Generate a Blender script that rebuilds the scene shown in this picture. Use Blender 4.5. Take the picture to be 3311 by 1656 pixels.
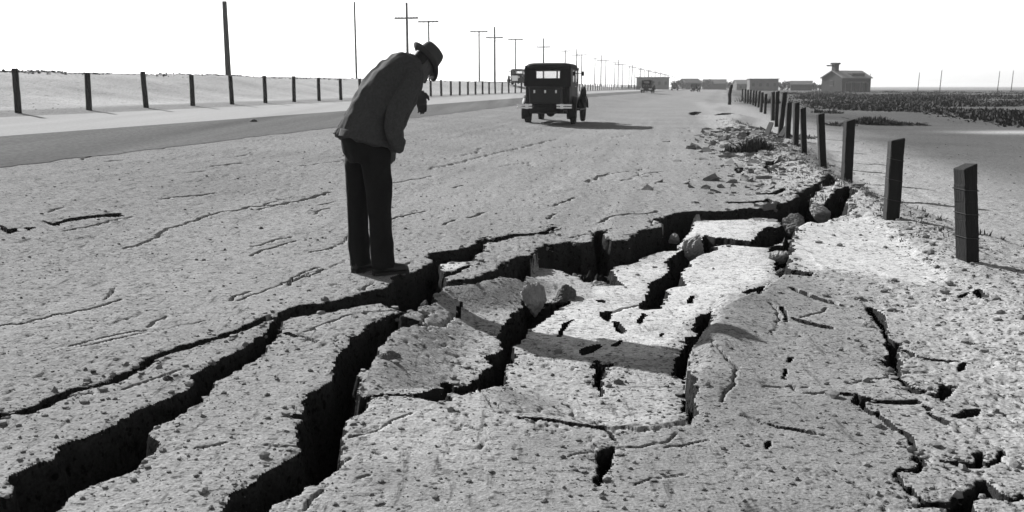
import bpy, bmesh, math, random
import numpy as np
from mathutils import Vector, Matrix
R = math.radians
random.seed(7)
for o in list(bpy.data.objects):
    bpy.data.objects.remove(o)
sc = bpy.context.scene
COL = sc.collection

# ------------------------------------------------------------------ camera, sky, sun, exposure
cam = bpy.data.cameras.new('camera')
cam_o = bpy.data.objects.new('camera', cam)
COL.objects.link(cam_o)
cam_o.location = (0, 0, 1.2)
cam_o.rotation_euler = (R(90 - 10.352), 0, 0)
cam.sensor_width = 36.0
cam.lens = 36.0 * 3000 / 3311
cam.clip_start = 0.05
cam.clip_end = 20000
cam.dof.use_dof = True
cam.dof.focus_distance = 5.2
cam.dof.aperture_fstop = 9.0
sc.camera = cam_o

SUN_EL = R(30)
SUN_TO = Vector((-0.67, 0.742, 0)).normalized()
world = bpy.data.worlds.new('World')
sc.world = world
world.use_nodes = True
wn, wl = world.node_tree.nodes, world.node_tree.links
wn.clear()
sky = wn.new('ShaderNodeTexSky')
sky.sky_type = 'NISHITA'
sky.sun_disc = False
sky.sun_elevation = SUN_EL
sky.sun_rotation = math.atan2(SUN_TO.x, SUN_TO.y)
sky.air_density = 0.8
sky.dust_density = 0.6
sky.ozone_density = 1.0
# black-and-white film
sep = wn.new('ShaderNodeSeparateColor')
grey = wn.new('ShaderNodeMath'); grey.operation = 'MULTIPLY_ADD'
grey.inputs[1].default_value = 0.1
part = wn.new('ShaderNodeMath'); part.operation = 'MULTIPLY'; part.inputs[1].default_value = 0.9
bg = wn.new('ShaderNodeBackground'); bg.inputs['Strength'].default_value = 0.092
wo = wn.new('ShaderNodeOutputWorld')
wl.new(sky.outputs[0], sep.inputs[0])
wl.new(sep.outputs[1], part.inputs[0])
wl.new(sep.outputs[2], grey.inputs[0])
wl.new(part.outputs[0], grey.inputs[2])
wl.new(grey.outputs[0], bg.inputs['Color'])
wl.new(bg.outputs[0], wo.inputs['Surface'])

sun = bpy.data.lights.new('sun', 'SUN')
sun.energy = 5.0
sun.angle = R(0.55)
sun.color = (1, 1, 1)
sun_o = bpy.data.objects.new('sun', sun)
COL.objects.link(sun_o)
sun_dir = Vector((SUN_TO.x * math.cos(SUN_EL), SUN_TO.y * math.cos(SUN_EL), math.sin(SUN_EL)))
sun_o.rotation_euler = sun_dir.to_track_quat('Z', 'Y').to_euler()
sun_o.location = sun_dir * 60

vs = sc.view_settings
vs.view_transform = 'Standard'
vs.look = 'None'
vs.exposure = 1.12
vs.gamma = 1.0
vs.use_curve_mapping = False
sc.cycles.use_denoising = True
sc.cycles.sample_clamp_direct = 1.5
sc.cycles.sample_clamp_indirect = 2.0
sc.cycles.max_bounces = 5
sc.cycles.transparent_max_bounces = 8

# ------------------------------------------------------------------ helpers
def tag(o, label=None, cat=None, group=None, kind=None):
    if label: o['label'] = label
    if cat: o['category'] = cat
    if group: o['group'] = group
    if kind: o['kind'] = kind
    return o

def empty(name, loc=(0, 0, 0), rz=0.0):
    o = bpy.data.objects.new(name, None)
    COL.objects.link(o)
    o.location = loc
    o.rotation_euler = (0, 0, rz)
    o.empty_display_size = 0.1
    return o

def link(name, me, parent=None, mat=None):
    o = bpy.data.objects.new(name, me)
    COL.objects.link(o)
    if parent is not None:
        o.parent = parent
    if mat is not None:
        me.materials.clear()
        me.materials.append(mat)
    return o

def copy_tree(o, parent=None):
    c = o.copy()
    COL.objects.link(c)
    c.parent = parent
    for ch in list(o.children):
        copy_tree(ch, c)
    return c

def mat(name, col, rough=0.9, var=0.25, scale=6.0, bump=0.0, bscale=30.0, metal=0.0, spec=0.3, stretch=(1, 1, 1), bdist=0.01):
    m = bpy.data.materials.new(name)
    m.use_nodes = True
    n, l = m.node_tree.nodes, m.node_tree.links
    b = n['Principled BSDF']
    b.inputs['Roughness'].default_value = rough
    b.inputs['Metallic'].default_value = metal
    b.inputs['Specular IOR Level'].default_value = spec
    tc = n.new('ShaderNodeTexCoord')
    mp = n.new('ShaderNodeMapping')
    mp.inputs['Scale'].default_value = stretch
    l.new(tc.outputs['Object'], mp.inputs[0])
    nz = n.new('ShaderNodeTexNoise')
    nz.inputs['Scale'].default_value = scale
    nz.inputs['Detail'].default_value = 6
    nz.inputs['Roughness'].default_value = 0.65
    l.new(mp.outputs[0], nz.inputs['Vector'])
    rm = n.new('ShaderNodeMapRange')
    rm.inputs['From Min'].default_value = 0.3
    rm.inputs['From Max'].default_value = 0.7
    rm.inputs['To Min'].default_value = col * (1 - var)
    rm.inputs['To Max'].default_value = col * (1 + var)
    l.new(nz.outputs[0], rm.inputs[0])
    l.new(rm.outputs[0], b.inputs['Base Color'])
    if bump:
        nb = n.new('ShaderNodeTexNoise')
        nb.inputs['Scale'].default_value = bscale
        nb.inputs['Detail'].default_value = 5
        l.new(mp.outputs[0], nb.inputs['Vector'])
        bu = n.new('ShaderNodeBump')
        bu.inputs['Strength'].default_value = bump
        bu.inputs['Distance'].default_value = bdist
        l.new(nb.outputs[0], bu.inputs['Height'])
        l.new(bu.outputs[0], b.inputs['Normal'])
    return m

# --- vectorised gradient-free value noise (numpy)
def _hash(ix, iy, seed):
    h = (ix.astype(np.int64) * 374761393 + iy.astype(np.int64) * 668265263 + seed * 1274126177) & 0xFFFFFFFF
    h = ((h ^ (h >> 13)) * 1274126177) & 0xFFFFFFFF
    return ((h ^ (h >> 16)) & 0xFFFF).astype(np.float32) / 65535.0

def vnoise(x, y, seed=0):
    fx, fy = np.floor(x), np.floor(y)
    tx, ty = (x - fx).astype(np.float32), (y - fy).astype(np.float32)
    ix, iy = fx.astype(np.int64), fy.astype(np.int64)
    tx = tx * tx * (3 - 2 * tx); ty = ty * ty * (3 - 2 * ty)
    a = _hash(ix, iy, seed); b = _hash(ix + 1, iy, seed)
    c = _hash(ix, iy + 1, seed); d = _hash(ix + 1, iy + 1, seed)
    return (a + (b - a) * tx) * (1 - ty) + (c + (d - c) * tx) * ty

def fbm(x, y, seed=0, octv=4, gain=0.5):
    s = 0; amp = 1; tot = 0
    for k in range(octv):
        s = s + amp * vnoise(x * 2 ** k + 17.3 * k, y * 2 ** k - 9.1 * k, seed + k)
        tot += amp; amp *= gain
    return s / tot

def sstep(a, b, v):
    t = np.clip((v - a) / (b - a), 0, 1)
    return t * t * (3 - 2 * t)

# ------------------------------------------------------------------ lie of the land
ROAD_DX = 0.1727                       # the highway runs a little to the right of straight ahead
def road_x(y):
    return ROAD_DX * y + 0.05 * np.where(y > 75, y - 75, 0)

def across(x, y):                      # metres left of the line along which the camera stands
    return (road_x(y) - x) * 0.985

def base_z(x, y):
    x = np.asarray(x, float); y = np.asarray(y, float)
    t = across(x, y)
    z = 0.0535 * np.maximum(0, t - 2.0) * sstep(2, 6, t)
    z = np.where(t > 13.9, 0.64 + (t - 13.9) * 0.02, z)
    z = z + ((1.62 - 0.72) * sstep(15.5, 22.5, t) - 1.3 * sstep(26, 36, t)) * sstep(300, 150, y)
    z = np.where(t > 36, np.minimum(z, 0.35), z)
    z = z * (1 - 0.75 * sstep(150, 320, y) * (t > 5))
    w = t + 0.35 * np.sin(y * 0.35)
    z = z - 0.30 * sstep(-2.25, -3.3, w) * np.clip(1.2 - y / 60, 0.3, 1) - 0.14 * sstep(-3.5, -9, w)
    return z

# surveyed outlines on the ground, metres
CRACKS = [
 (0.35,[(-1.981,2.903),(-1.963,3.128),(-1.936,3.263),(-1.914,3.307),(-1.862,3.318),(-1.843,3.363),(-1.815,3.417),(-1.788,3.577),(-1.721,3.613),(-1.682,3.716),(-1.63,3.844),(-1.646,3.997),(-1.618,4.095),(-1.556,4.215),(-1.479,4.334),(-1.434,4.378),(-1.37,4.575),(-1.3,4.79),(-1.251,4.768),(-1.27,4.715),(-1.332,4.515),(-1.398,4.36),(-1.468,4.268),(-1.536,4.156),(-1.587,4.062),(-1.6,3.95),(-1.601,3.859),(-1.621,3.758),(-1.644,3.667),(-1.707,3.6),(-1.756,3.544),(-1.751,3.482),(-1.769,3.386),(-1.811,3.3),(-1.868,3.307),(-1.879,3.241),(-1.895,3.189),(-1.928,3.069),(-1.959,2.869)]),
 (0.8,[(-1.589,2.43),(-1.567,2.535),(-1.521,2.583),(-1.5,2.611),(-1.509,2.648),(-1.558,2.692),(-1.573,2.738),(-1.55,2.794),(-1.543,2.844),(-1.499,2.878),(-1.532,2.975),(-1.513,3.04),(-1.471,3.088),(-1.442,3.138),(-1.437,3.231),(-1.427,3.318),(-1.391,3.386),(-1.359,3.469),(-1.302,3.608),(-1.316,3.688),(-1.348,3.744),(-1.351,3.83),(-1.318,3.919),(-1.293,4.046),(-1.247,4.18),(-1.248,4.323),(-1.218,4.475),(-1.239,4.638),(-1.251,4.812),(-1.232,4.962),(-1.14,5.059),(-1.056,5.099),(-0.987,5.202),(-0.824,5.433),(-0.752,5.458),(-0.733,5.615),(-0.666,5.669),(-0.568,5.169),(-0.587,4.887),(-0.68,4.992),(-0.745,5.101),(-0.993,4.895),(-1.037,4.895),(-1.119,4.812),(-1.18,4.746),(-1.197,4.68),(-1.161,4.515),(-1.148,4.36),(-1.151,4.18),(-1.129,4.078),(-1.154,4.013),(-1.174,3.889),(-1.21,3.772),(-1.235,3.661),(-1.198,3.506),(-1.211,3.41),(-1.226,3.318),(-1.249,3.231),(-1.282,3.199),(-1.288,3.138),(-1.24,3.049),(-1.195,2.939),(-1.212,2.886),(-1.212,2.819),(-1.228,2.746),(-1.261,2.731),(-1.285,2.67),(-1.312,2.633),(-1.32,2.583),(-1.309,2.535),(-1.313,2.482),(-1.305,2.418),(-1.324,2.322),(-1.411,2.233),(-1.525,2.288)]),
 (0.7,[(-0.757,5.297),(-0.76,5.496),(-0.745,5.63),(-0.754,5.833),(-0.713,5.919),(-0.664,5.94),(-0.623,6.051),(-0.576,6.213),(-0.554,6.384),(-0.607,6.617),(-0.588,6.671),(-0.488,6.754),(-0.385,6.838),(-0.312,6.984),(-0.267,7.136),(-0.282,7.263),(-0.221,7.328),(-0.137,7.328),(-0.032,7.495),(0.044,7.564),(0.142,7.577),(0.232,7.648),(0.301,7.741),(0.343,7.943),(0.384,7.966),(0.343,7.669),(0.284,7.564),(0.162,7.481),(0.054,7.461),(-0.021,7.328),(-0.124,7.168),(-0.212,7.168),(-0.2,6.754),(-0.259,6.644),(-0.259,6.384),(-0.322,6.349),(-0.414,6.364),(-0.491,6.275),(-0.469,6.042),(-0.443,5.984),(-0.374,6.006),(-0.305,6.199),(-0.28,6.237),(-0.29,6.166),(-0.353,5.94),(-0.423,5.825),(-0.423,5.71),(-0.392,5.615),(-0.428,5.545),(-0.466,5.421),(-0.441,5.307),(-0.464,5.211),(-0.487,5.135),(-0.528,5.02),(-0.524,4.904),(-0.59,4.922),(-0.65,4.999),(-0.724,5.063)]),
 (0.4,[(-0.449,5.618),(-0.419,5.65),(-0.325,5.73),(-0.243,5.771),(-0.18,5.919),(-0.105,6.051),(-0.046,6.366),(-0.035,6.006),(-0.094,5.9),(-0.16,5.792),(-0.207,5.711),(-0.272,5.671),(-0.351,5.621),(-0.423,5.589),(-0.454,5.57)]),
 (0.8,[(-0.537,4.965),(-0.595,4.866),(-0.672,4.786),(-0.72,4.651),(-0.741,4.488),(-0.769,4.386),(-0.776,4.224),(-0.789,4.103),(-0.78,3.988),(-0.779,3.88),(-0.75,3.726),(-0.769,3.631),(-0.811,3.517),(-0.798,3.41),(-0.769,3.309),(-0.829,3.29),(-0.802,3.261),(-0.76,3.251),(-0.774,3.195),(-0.749,3.071),(-0.707,2.924),(-0.722,2.886),(-0.751,2.833),(-0.785,2.761),(-0.789,2.693),(-0.824,2.64),(-0.851,2.609),(-0.838,2.541),(-0.836,2.482),(-0.838,2.361),(-0.842,2.241),(-0.689,2.203),(-0.694,2.361),(-0.701,2.482),(-0.705,2.541),(-0.661,2.577),(-0.637,2.615),(-0.638,2.666),(-0.591,2.713),(-0.586,2.741),(-0.555,2.79),(-0.574,2.893),(-0.576,2.972),(-0.597,3.054),(-0.584,3.105),(-0.6,3.195),(-0.616,3.232),(-0.596,3.27),(-0.555,3.349),(-0.564,3.431),(-0.592,3.452),(-0.624,3.539),(-0.632,3.678),(-0.656,3.802),(-0.614,3.882),(-0.614,3.991),(-0.618,4.135),(-0.598,4.299),(-0.593,4.462),(-0.526,4.59),(-0.451,4.684),(-0.473,4.71),(-0.602,4.766),(-0.554,4.854)]),
 (0.35,[(-0.592,3.495),(-0.564,3.546),(-0.515,3.557),(-0.449,3.559),(-0.394,3.517),(-0.353,3.544),(-0.316,3.616),(-0.302,4.029),(-0.238,3.926),(-0.156,4.07),(-0.127,4.224),(-0.085,4.267),(-0.024,4.297),(-0.023,4.018),(-0.069,3.868),(-0.082,3.708),(-0.138,3.607),(-0.151,3.562),(-0.2,3.517),(-0.259,3.544),(-0.239,3.452),(-0.281,3.448),(-0.34,3.474),(-0.392,3.495),(-0.444,3.517),(-0.509,3.515),(-0.547,3.484),(-0.571,3.41)]),
 (0.6,[(-0.069,3.868),(-0.109,4.182),(-0.085,4.267),(-0.104,4.327),(-0.133,4.45),(-0.126,4.497),(-0.062,4.53),(-0.045,4.647),(-0.081,4.861),(-0.049,5.055),(-0.008,5.264),(-0.008,5.365),(0.065,5.508),(0.062,5.638),(0.083,5.674),(0.148,5.619),(0.238,5.604),(0.286,5.751),(0.348,5.677),(0.365,5.604),(0.272,5.465),(0.244,5.365),(0.193,5.268),(0.135,5.114),(0.081,4.969),(0.079,4.885),(0.042,4.778),(0.007,4.65),(0.02,4.504),(0.011,4.387),(-0.029,4.297),(-0.032,4.182)]),
 (0.5,[(-0.07,6.051),(-0.063,6.237),(-0.009,6.434),(0.048,6.537),(0.154,6.617),(0.21,6.925),(0.257,7.105),(0.381,7.136),(0.459,7.231),(0.538,7.168),(0.637,7.231),(0.688,7.634),(0.728,7.778),(0.792,7.741),(0.739,7.427),(0.783,7.231),(0.933,7.263),(1.003,7.564),(1.131,7.852),(1.261,7.966),(1.326,8.083),(1.341,8.327),(1.301,8.542),(1.431,8.586),(1.573,8.909),(1.744,9.006),(2.112,9.055),(2.243,9.172),(2.604,9.284),(2.712,9.516),(2.866,9.636),(3.199,10.33),(3.209,10.424),(3.444,10.867),(3.844,11.519),(4.461,12.974),(4.312,12.252),(4.041,11.519),(3.811,11.356),(3.527,10.747),(3.262,10.069),(3.221,9.702),(3.417,9.885),(3.697,10.568),(4.025,11.023),(3.84,10.284),(3.399,9.398),(3.211,8.75),(3.0,8.458),(2.726,8.184),(2.714,8.552),(2.579,8.283),(2.301,7.531),(2.222,7.384),(2.163,7.495),(2.353,7.95),(2.436,8.283),(2.5,8.552),(2.47,8.838),(2.345,8.888),(2.243,8.76),(1.902,8.77),(1.759,8.803),(1.629,8.32),(1.467,7.885),(1.321,7.308),(1.232,7.409),(1.029,7.178),(0.902,6.914),(0.806,6.861),(0.725,6.656),(0.528,6.607),(0.463,6.371),(0.338,6.656),(0.226,6.757),(0.145,6.656),(0.095,5.92),(0.044,5.96),(0.031,5.967),(-0.043,5.914),(-0.06,5.91)]),
 (0.35,[(0.505,6.558),(0.59,6.656),(0.715,6.656),(0.732,6.371),(0.756,6.108),(0.683,6.087),(0.614,6.108),(0.496,6.193),(0.473,6.371)]),
 (0.45,[(1.153,6.921),(1.273,7.153),(1.36,7.35),(1.429,7.377),(1.505,7.495),(1.633,7.337),(1.618,7.221),(1.539,7.14),(1.414,7.029),(1.339,6.846),(1.33,6.745),(1.241,6.63),(1.185,6.318),(1.18,6.143),(1.025,6.014),(1.016,5.856),(0.953,5.675),(0.89,5.431),(0.803,5.431),(0.778,5.517),(0.842,5.713),(0.922,6.024),(0.928,6.192),(1.051,6.4),(1.152,6.612),(1.165,6.811)]),
 (0.4,[(1.68,7.955),(1.703,7.827),(1.8,7.714),(1.984,7.531),(2.141,7.95),(2.307,8.24),(2.436,8.283),(2.451,8.113),(2.443,7.844),(2.257,7.384),(2.195,7.172),(2.199,7.495),(2.155,7.424),(2.027,7.253),(1.908,7.281),(1.726,7.436),(1.61,7.384),(1.512,7.245),(1.577,7.626)]),
 (0.35,[(2.048,7.287),(2.257,7.384),(2.066,6.723),(1.976,6.489),(1.959,6.379),(1.892,6.271),(1.795,5.922),(1.836,6.308),(1.937,6.726),(1.965,6.964)]),
 (0.3,[(1.816,5.994),(1.885,6.067),(1.928,6.018),(1.979,5.969),(1.932,5.852),(1.884,5.875),(1.842,5.922),(1.786,5.922)]),
 (0.4,[(1.462,5.769),(1.563,5.892),(1.672,5.992),(1.509,5.458),(1.435,5.262),(1.467,5.648)]),
 (0.4,[(1.046,5.166),(1.175,5.333),(1.04,4.67),(0.956,4.488),(0.975,4.749),(0.928,4.629),(0.791,4.017),(0.813,4.182),(0.778,3.968),(0.73,3.517),(0.712,3.389),(0.677,3.28),(0.648,3.195),(0.641,3.214),(0.69,3.445),(0.704,3.63),(0.738,3.774),(0.766,3.968),(0.783,4.059),(0.74,4.126),(0.772,4.239),(0.799,4.418),(0.841,4.481),(0.874,4.613),(0.931,4.716),(0.909,4.752),(0.938,4.861),(1.015,4.854),(1.006,5.009),(1.049,5.124)]),
 (0.25,[(0.389,4.297),(0.415,4.387),(0.425,4.357),(0.436,4.239),(0.48,4.327),(0.487,4.312),(0.435,4.182),(0.411,4.072),(0.395,3.943),(0.406,3.893),(0.389,3.833),(0.377,3.833),(0.387,3.905),(0.368,3.955),(0.382,4.072),(0.396,4.182),(0.377,4.253)]),
 (0.35,[(0.352,2.988),(0.333,2.893),(0.315,2.804),(0.289,2.748),(0.287,2.706),(0.27,2.666),(0.246,2.686),(0.271,2.748),(0.284,2.819),(0.274,2.878),(0.282,2.924),(0.309,2.956)]),
 (0.2,[(0.53,5.375),(0.592,5.398),(0.583,5.308),(0.551,5.158),(0.516,5.286)]),
 (0.2,[(0.35,4.596),(0.383,4.664),(0.454,4.716),(0.469,4.681),(0.412,4.563),(0.353,4.513)]),
 (0.1,[(1.48,4.992),(1.506,5.013),(1.467,4.826),(1.426,4.67),(1.412,4.67),(1.457,4.826)]),
 (0.1,[(1.264,4.031),(1.227,3.947),(1.219,3.961),(1.252,4.031)]),
 (0.1,[(1.192,3.866),(1.14,3.714),(1.134,3.726),(1.176,3.853)]),
 (0.1,[(0.864,2.996),(0.893,3.037),(0.89,3.012),(0.856,2.956)]),
 (0.2,[(1.946,4.97),(1.997,5.013),(1.999,4.826),(1.87,4.488),(1.856,4.488),(1.89,4.67),(1.927,4.866)]),
 (0.3,[(1.773,4.256),(1.84,4.272),(1.802,4.148),(1.762,4.103),(1.72,3.988),(1.684,3.853),(1.647,3.84),(1.64,3.92),(1.635,3.988),(1.67,3.974),(1.745,4.163)]),
 (0.2,[(1.598,3.776),(1.646,3.789),(1.615,3.714),(1.622,3.631),(1.66,3.55),(1.631,3.517),(1.59,3.539),(1.594,3.619),(1.606,3.702)]),
 (0.2,[(1.32,3.452),(1.377,3.55),(1.371,3.495),(1.403,3.484),(1.419,3.452),(1.575,3.452),(1.583,3.431),(1.569,3.406),(1.421,3.421),(1.376,3.431),(1.335,3.359),(1.326,3.389)]),
 (0.12,[(1.565,3.389),(1.59,3.359),(1.565,3.319)]),
 (0.12,[(1.344,3.309),(1.381,3.319),(1.363,3.29),(1.38,3.214),(1.353,3.195),(1.346,3.27)]),
 (0.15,[(1.367,3.141),(1.388,3.123),(1.391,3.046),(1.372,3.037)]),
 (0.25,[(1.36,2.996),(1.367,2.948),(1.347,2.893),(1.338,2.826),(1.314,2.79),(1.278,2.761),(1.259,2.783),(1.294,2.797),(1.318,2.833),(1.316,2.878),(1.338,2.901)]),
 (0.15,[(1.183,2.615),(1.215,2.653),(1.21,2.602),(1.208,2.577)]),
 (0.3,[(1.13,2.515),(1.194,2.541),(1.237,2.553),(1.29,2.553),(1.33,2.602),(1.397,2.64),(1.463,2.706),(1.47,2.653),(1.486,2.59),(1.464,2.559),(1.436,2.577),(1.408,2.596),(1.363,2.571),(1.337,2.529),(1.295,2.437),(1.252,2.437),(1.268,2.517),(1.226,2.529),(1.176,2.523)]),
 (0.2,[(1.528,2.909),(1.574,2.94),(1.53,2.833),(1.497,2.797),(1.44,2.811),(1.391,2.858),(1.444,2.845),(1.497,2.833),(1.518,2.863)]),
 (0.2,[(1.716,3.349),(1.771,3.349),(1.712,3.27),(1.644,3.242),(1.624,3.27)]),
 (0.12,[(1.689,3.517),(1.755,3.631),(1.803,3.607),(1.676,3.442),(1.66,3.431)]),
 (0.1,[(1.943,3.88),(1.997,3.933),(1.908,3.789),(1.899,3.802)]),
 (0.1,[(2.571,5.192),(2.635,5.238),(2.549,5.123),(2.528,5.123)]),
 (0.15,[(2.655,5.215),(2.721,5.286),(2.681,5.101),(2.629,5.079)]),
 (0.15,[(1.861,4.524),(1.881,4.506),(1.82,4.353),(1.827,4.304),(1.818,4.24),(1.769,4.224),(1.807,4.353)]),
 (0.12,[(1.662,3.866),(1.689,3.866),(1.643,3.764),(1.624,3.764)]),
 (0.1,[(1.332,3.389),(1.346,3.369),(1.357,3.299),(1.336,3.28),(1.324,3.349)]),
 (0.12,[(1.357,3.223),(1.377,3.214),(1.373,3.132),(1.358,3.127),(1.349,3.186)]),
 (0.12,[(1.379,3.054),(1.393,3.046),(1.365,2.972),(1.354,2.98)]),
 (0.12,[(1.265,2.79),(1.258,2.767),(1.231,2.773),(1.212,2.754),(1.213,2.706),(1.199,2.666),(1.207,2.634),(1.183,2.615),(1.192,2.68),(1.204,2.754),(1.233,2.79)]),
 (0.12,[(1.207,2.596),(1.213,2.584),(1.218,2.559),(1.242,2.553),(1.224,2.535),(1.2,2.541)]),
 (0.08,[(1.478,4.774),(1.518,4.716),(1.548,4.659),(1.626,4.559),(1.61,4.51),(1.53,4.603),(1.494,4.666)]),
 (0.08,[(1.696,5.51),(1.766,5.281),(1.801,5.132),(1.846,5.026),(1.776,5.088),(1.735,5.215),(1.685,5.433)]),
 (0.1,[(1.797,4.148),(1.823,4.139),(1.831,4.051),(1.847,4.011),(1.924,3.983),(1.983,3.955),(1.911,3.955),(1.832,3.977),(1.809,4.017)]),
 (0.1,[(1.654,3.544),(1.674,3.517),(1.693,3.495),(1.664,3.463),(1.65,3.495)]),
 (0.08,[(1.249,3.557),(1.294,3.539),(1.355,3.528),(1.347,3.506),(1.286,3.517),(1.253,3.526)]),
 (0.08,[(1.558,3.319),(1.564,3.27),(1.578,3.242),(1.583,3.195),(1.568,3.177),(1.556,3.223),(1.55,3.27)]),
 (0.1,[(1.532,2.833),(1.583,2.863),(1.635,2.94),(1.639,2.924),(1.587,2.848),(1.524,2.804)]),
 (0.1,[(1.486,2.59),(1.525,2.602),(1.522,2.577),(1.47,2.559)]),
 (0.08,[(0.917,3.214),(0.957,3.168),(1.015,3.144),(1.057,3.112),(1.093,3.085),(1.052,3.095),(1.004,3.127),(0.953,3.151)]),
 (0.12,[(2.821,10.495),(3.025,10.641),(3.275,11.103),(3.224,10.867),(2.961,10.353),(2.818,10.424)]),
 (0.1,[(2.267,9.784),(2.475,9.759),(2.674,9.822),(2.772,10.015),(2.757,9.759),(2.646,9.492),(2.641,9.697),(2.293,9.636)]),
 (0.1,[(3.305,13.662),(3.525,14.084),(3.293,13.309),(3.171,12.974)]),
 (0.1,[(4.045,14.84),(4.13,14.983),(3.696,13.309),(3.675,12.974),(3.595,12.759),(3.665,13.309)]),
 (0.12,[(3.304,13.716),(3.476,13.953),(3.346,13.487),(3.177,13.05),(3.223,13.309)]),
 (0.12,[(3.826,14.05),(4.127,14.877),(4.247,14.987),(4.569,15.806),(4.256,14.768),(4.114,14.452),(3.928,14.148),(3.731,13.487),(3.683,13.397)]),
 (0.12,[(8.156,43.182),(8.926,45.567),(8.996,44.582),(8.303,41.867),(7.596,39.462)]),
 (0.12,[(8.526,39.462),(9.581,42.735),(10.109,42.735),(9.435,40.79),(8.711,39.462)]),
 (0.1,[(9.95,41.034),(10.925,44.106),(10.119,41.034)]),
 (0.12,[(5.742,23.188),(6.287,24.582),(5.767,22.425),(5.488,21.943)]),
 (0.12,[(6.987,25.5),(7.225,26.151),(6.722,23.454),(6.583,23.454)]),
 (0.12,[(-1.145,4.471),(-1.106,4.461),(-1.052,4.403),(-1.049,4.369),(-1.096,4.42)]),
 (0.15,[(-0.324,5.278),(-0.289,5.51),(-0.301,5.283),(-0.294,5.145),(-0.32,5.092),(-0.31,5.239)]),
 (0.05,[(-3.944,7.084),(-3.829,6.964),(-3.805,7.054),(-3.743,6.934),(-3.748,6.83),(-3.853,6.934)]),
 (0.08,[(-3.76,7.084),(-3.7,7.127),(-3.689,7.005)]),
 (0.04,[(-3.775,7.404),(-3.658,7.338),(-3.652,7.505),(-3.597,7.716),(-3.521,7.848),(-3.451,7.977),(-3.41,8.016),(-3.334,7.901),(-3.387,7.826),(-3.479,7.752),(-3.547,7.63),(-3.614,7.424),(-3.617,7.253)]),
 (0.08,[(-0.023,3.301),(0.024,3.268),(0.124,3.25),(0.246,3.186),(0.331,3.15),(0.357,3.032),(0.347,3.025),(0.326,3.127),(0.245,3.166),(0.123,3.227),(0.024,3.245)]),
 (0.12,[(0.773,5.33),(0.788,5.308),(0.729,5.104),(0.712,5.129)]),
 (0.12,[(0.577,5.158),(0.606,5.137),(0.629,4.964),(0.6,4.911),(0.573,4.976)]),
 (0.12,[(0.807,4.899),(0.829,4.914),(0.811,4.824)]),
 (0.12,[(0.246,4.861),(0.301,5.137),(0.368,5.213),(0.314,5.104),(0.277,4.937),(0.256,4.843)]),
 (0.12,[(0.521,4.674),(0.577,4.795),(0.584,4.77),(0.543,4.664)]),
 (0.12,[(0.529,5.661),(0.584,5.646),(0.574,5.596),(0.535,5.606)]),
 (0.12,[(1.079,5.567),(1.136,5.78),(1.163,5.772),(1.124,5.655),(1.111,5.56)]),
]
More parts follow.
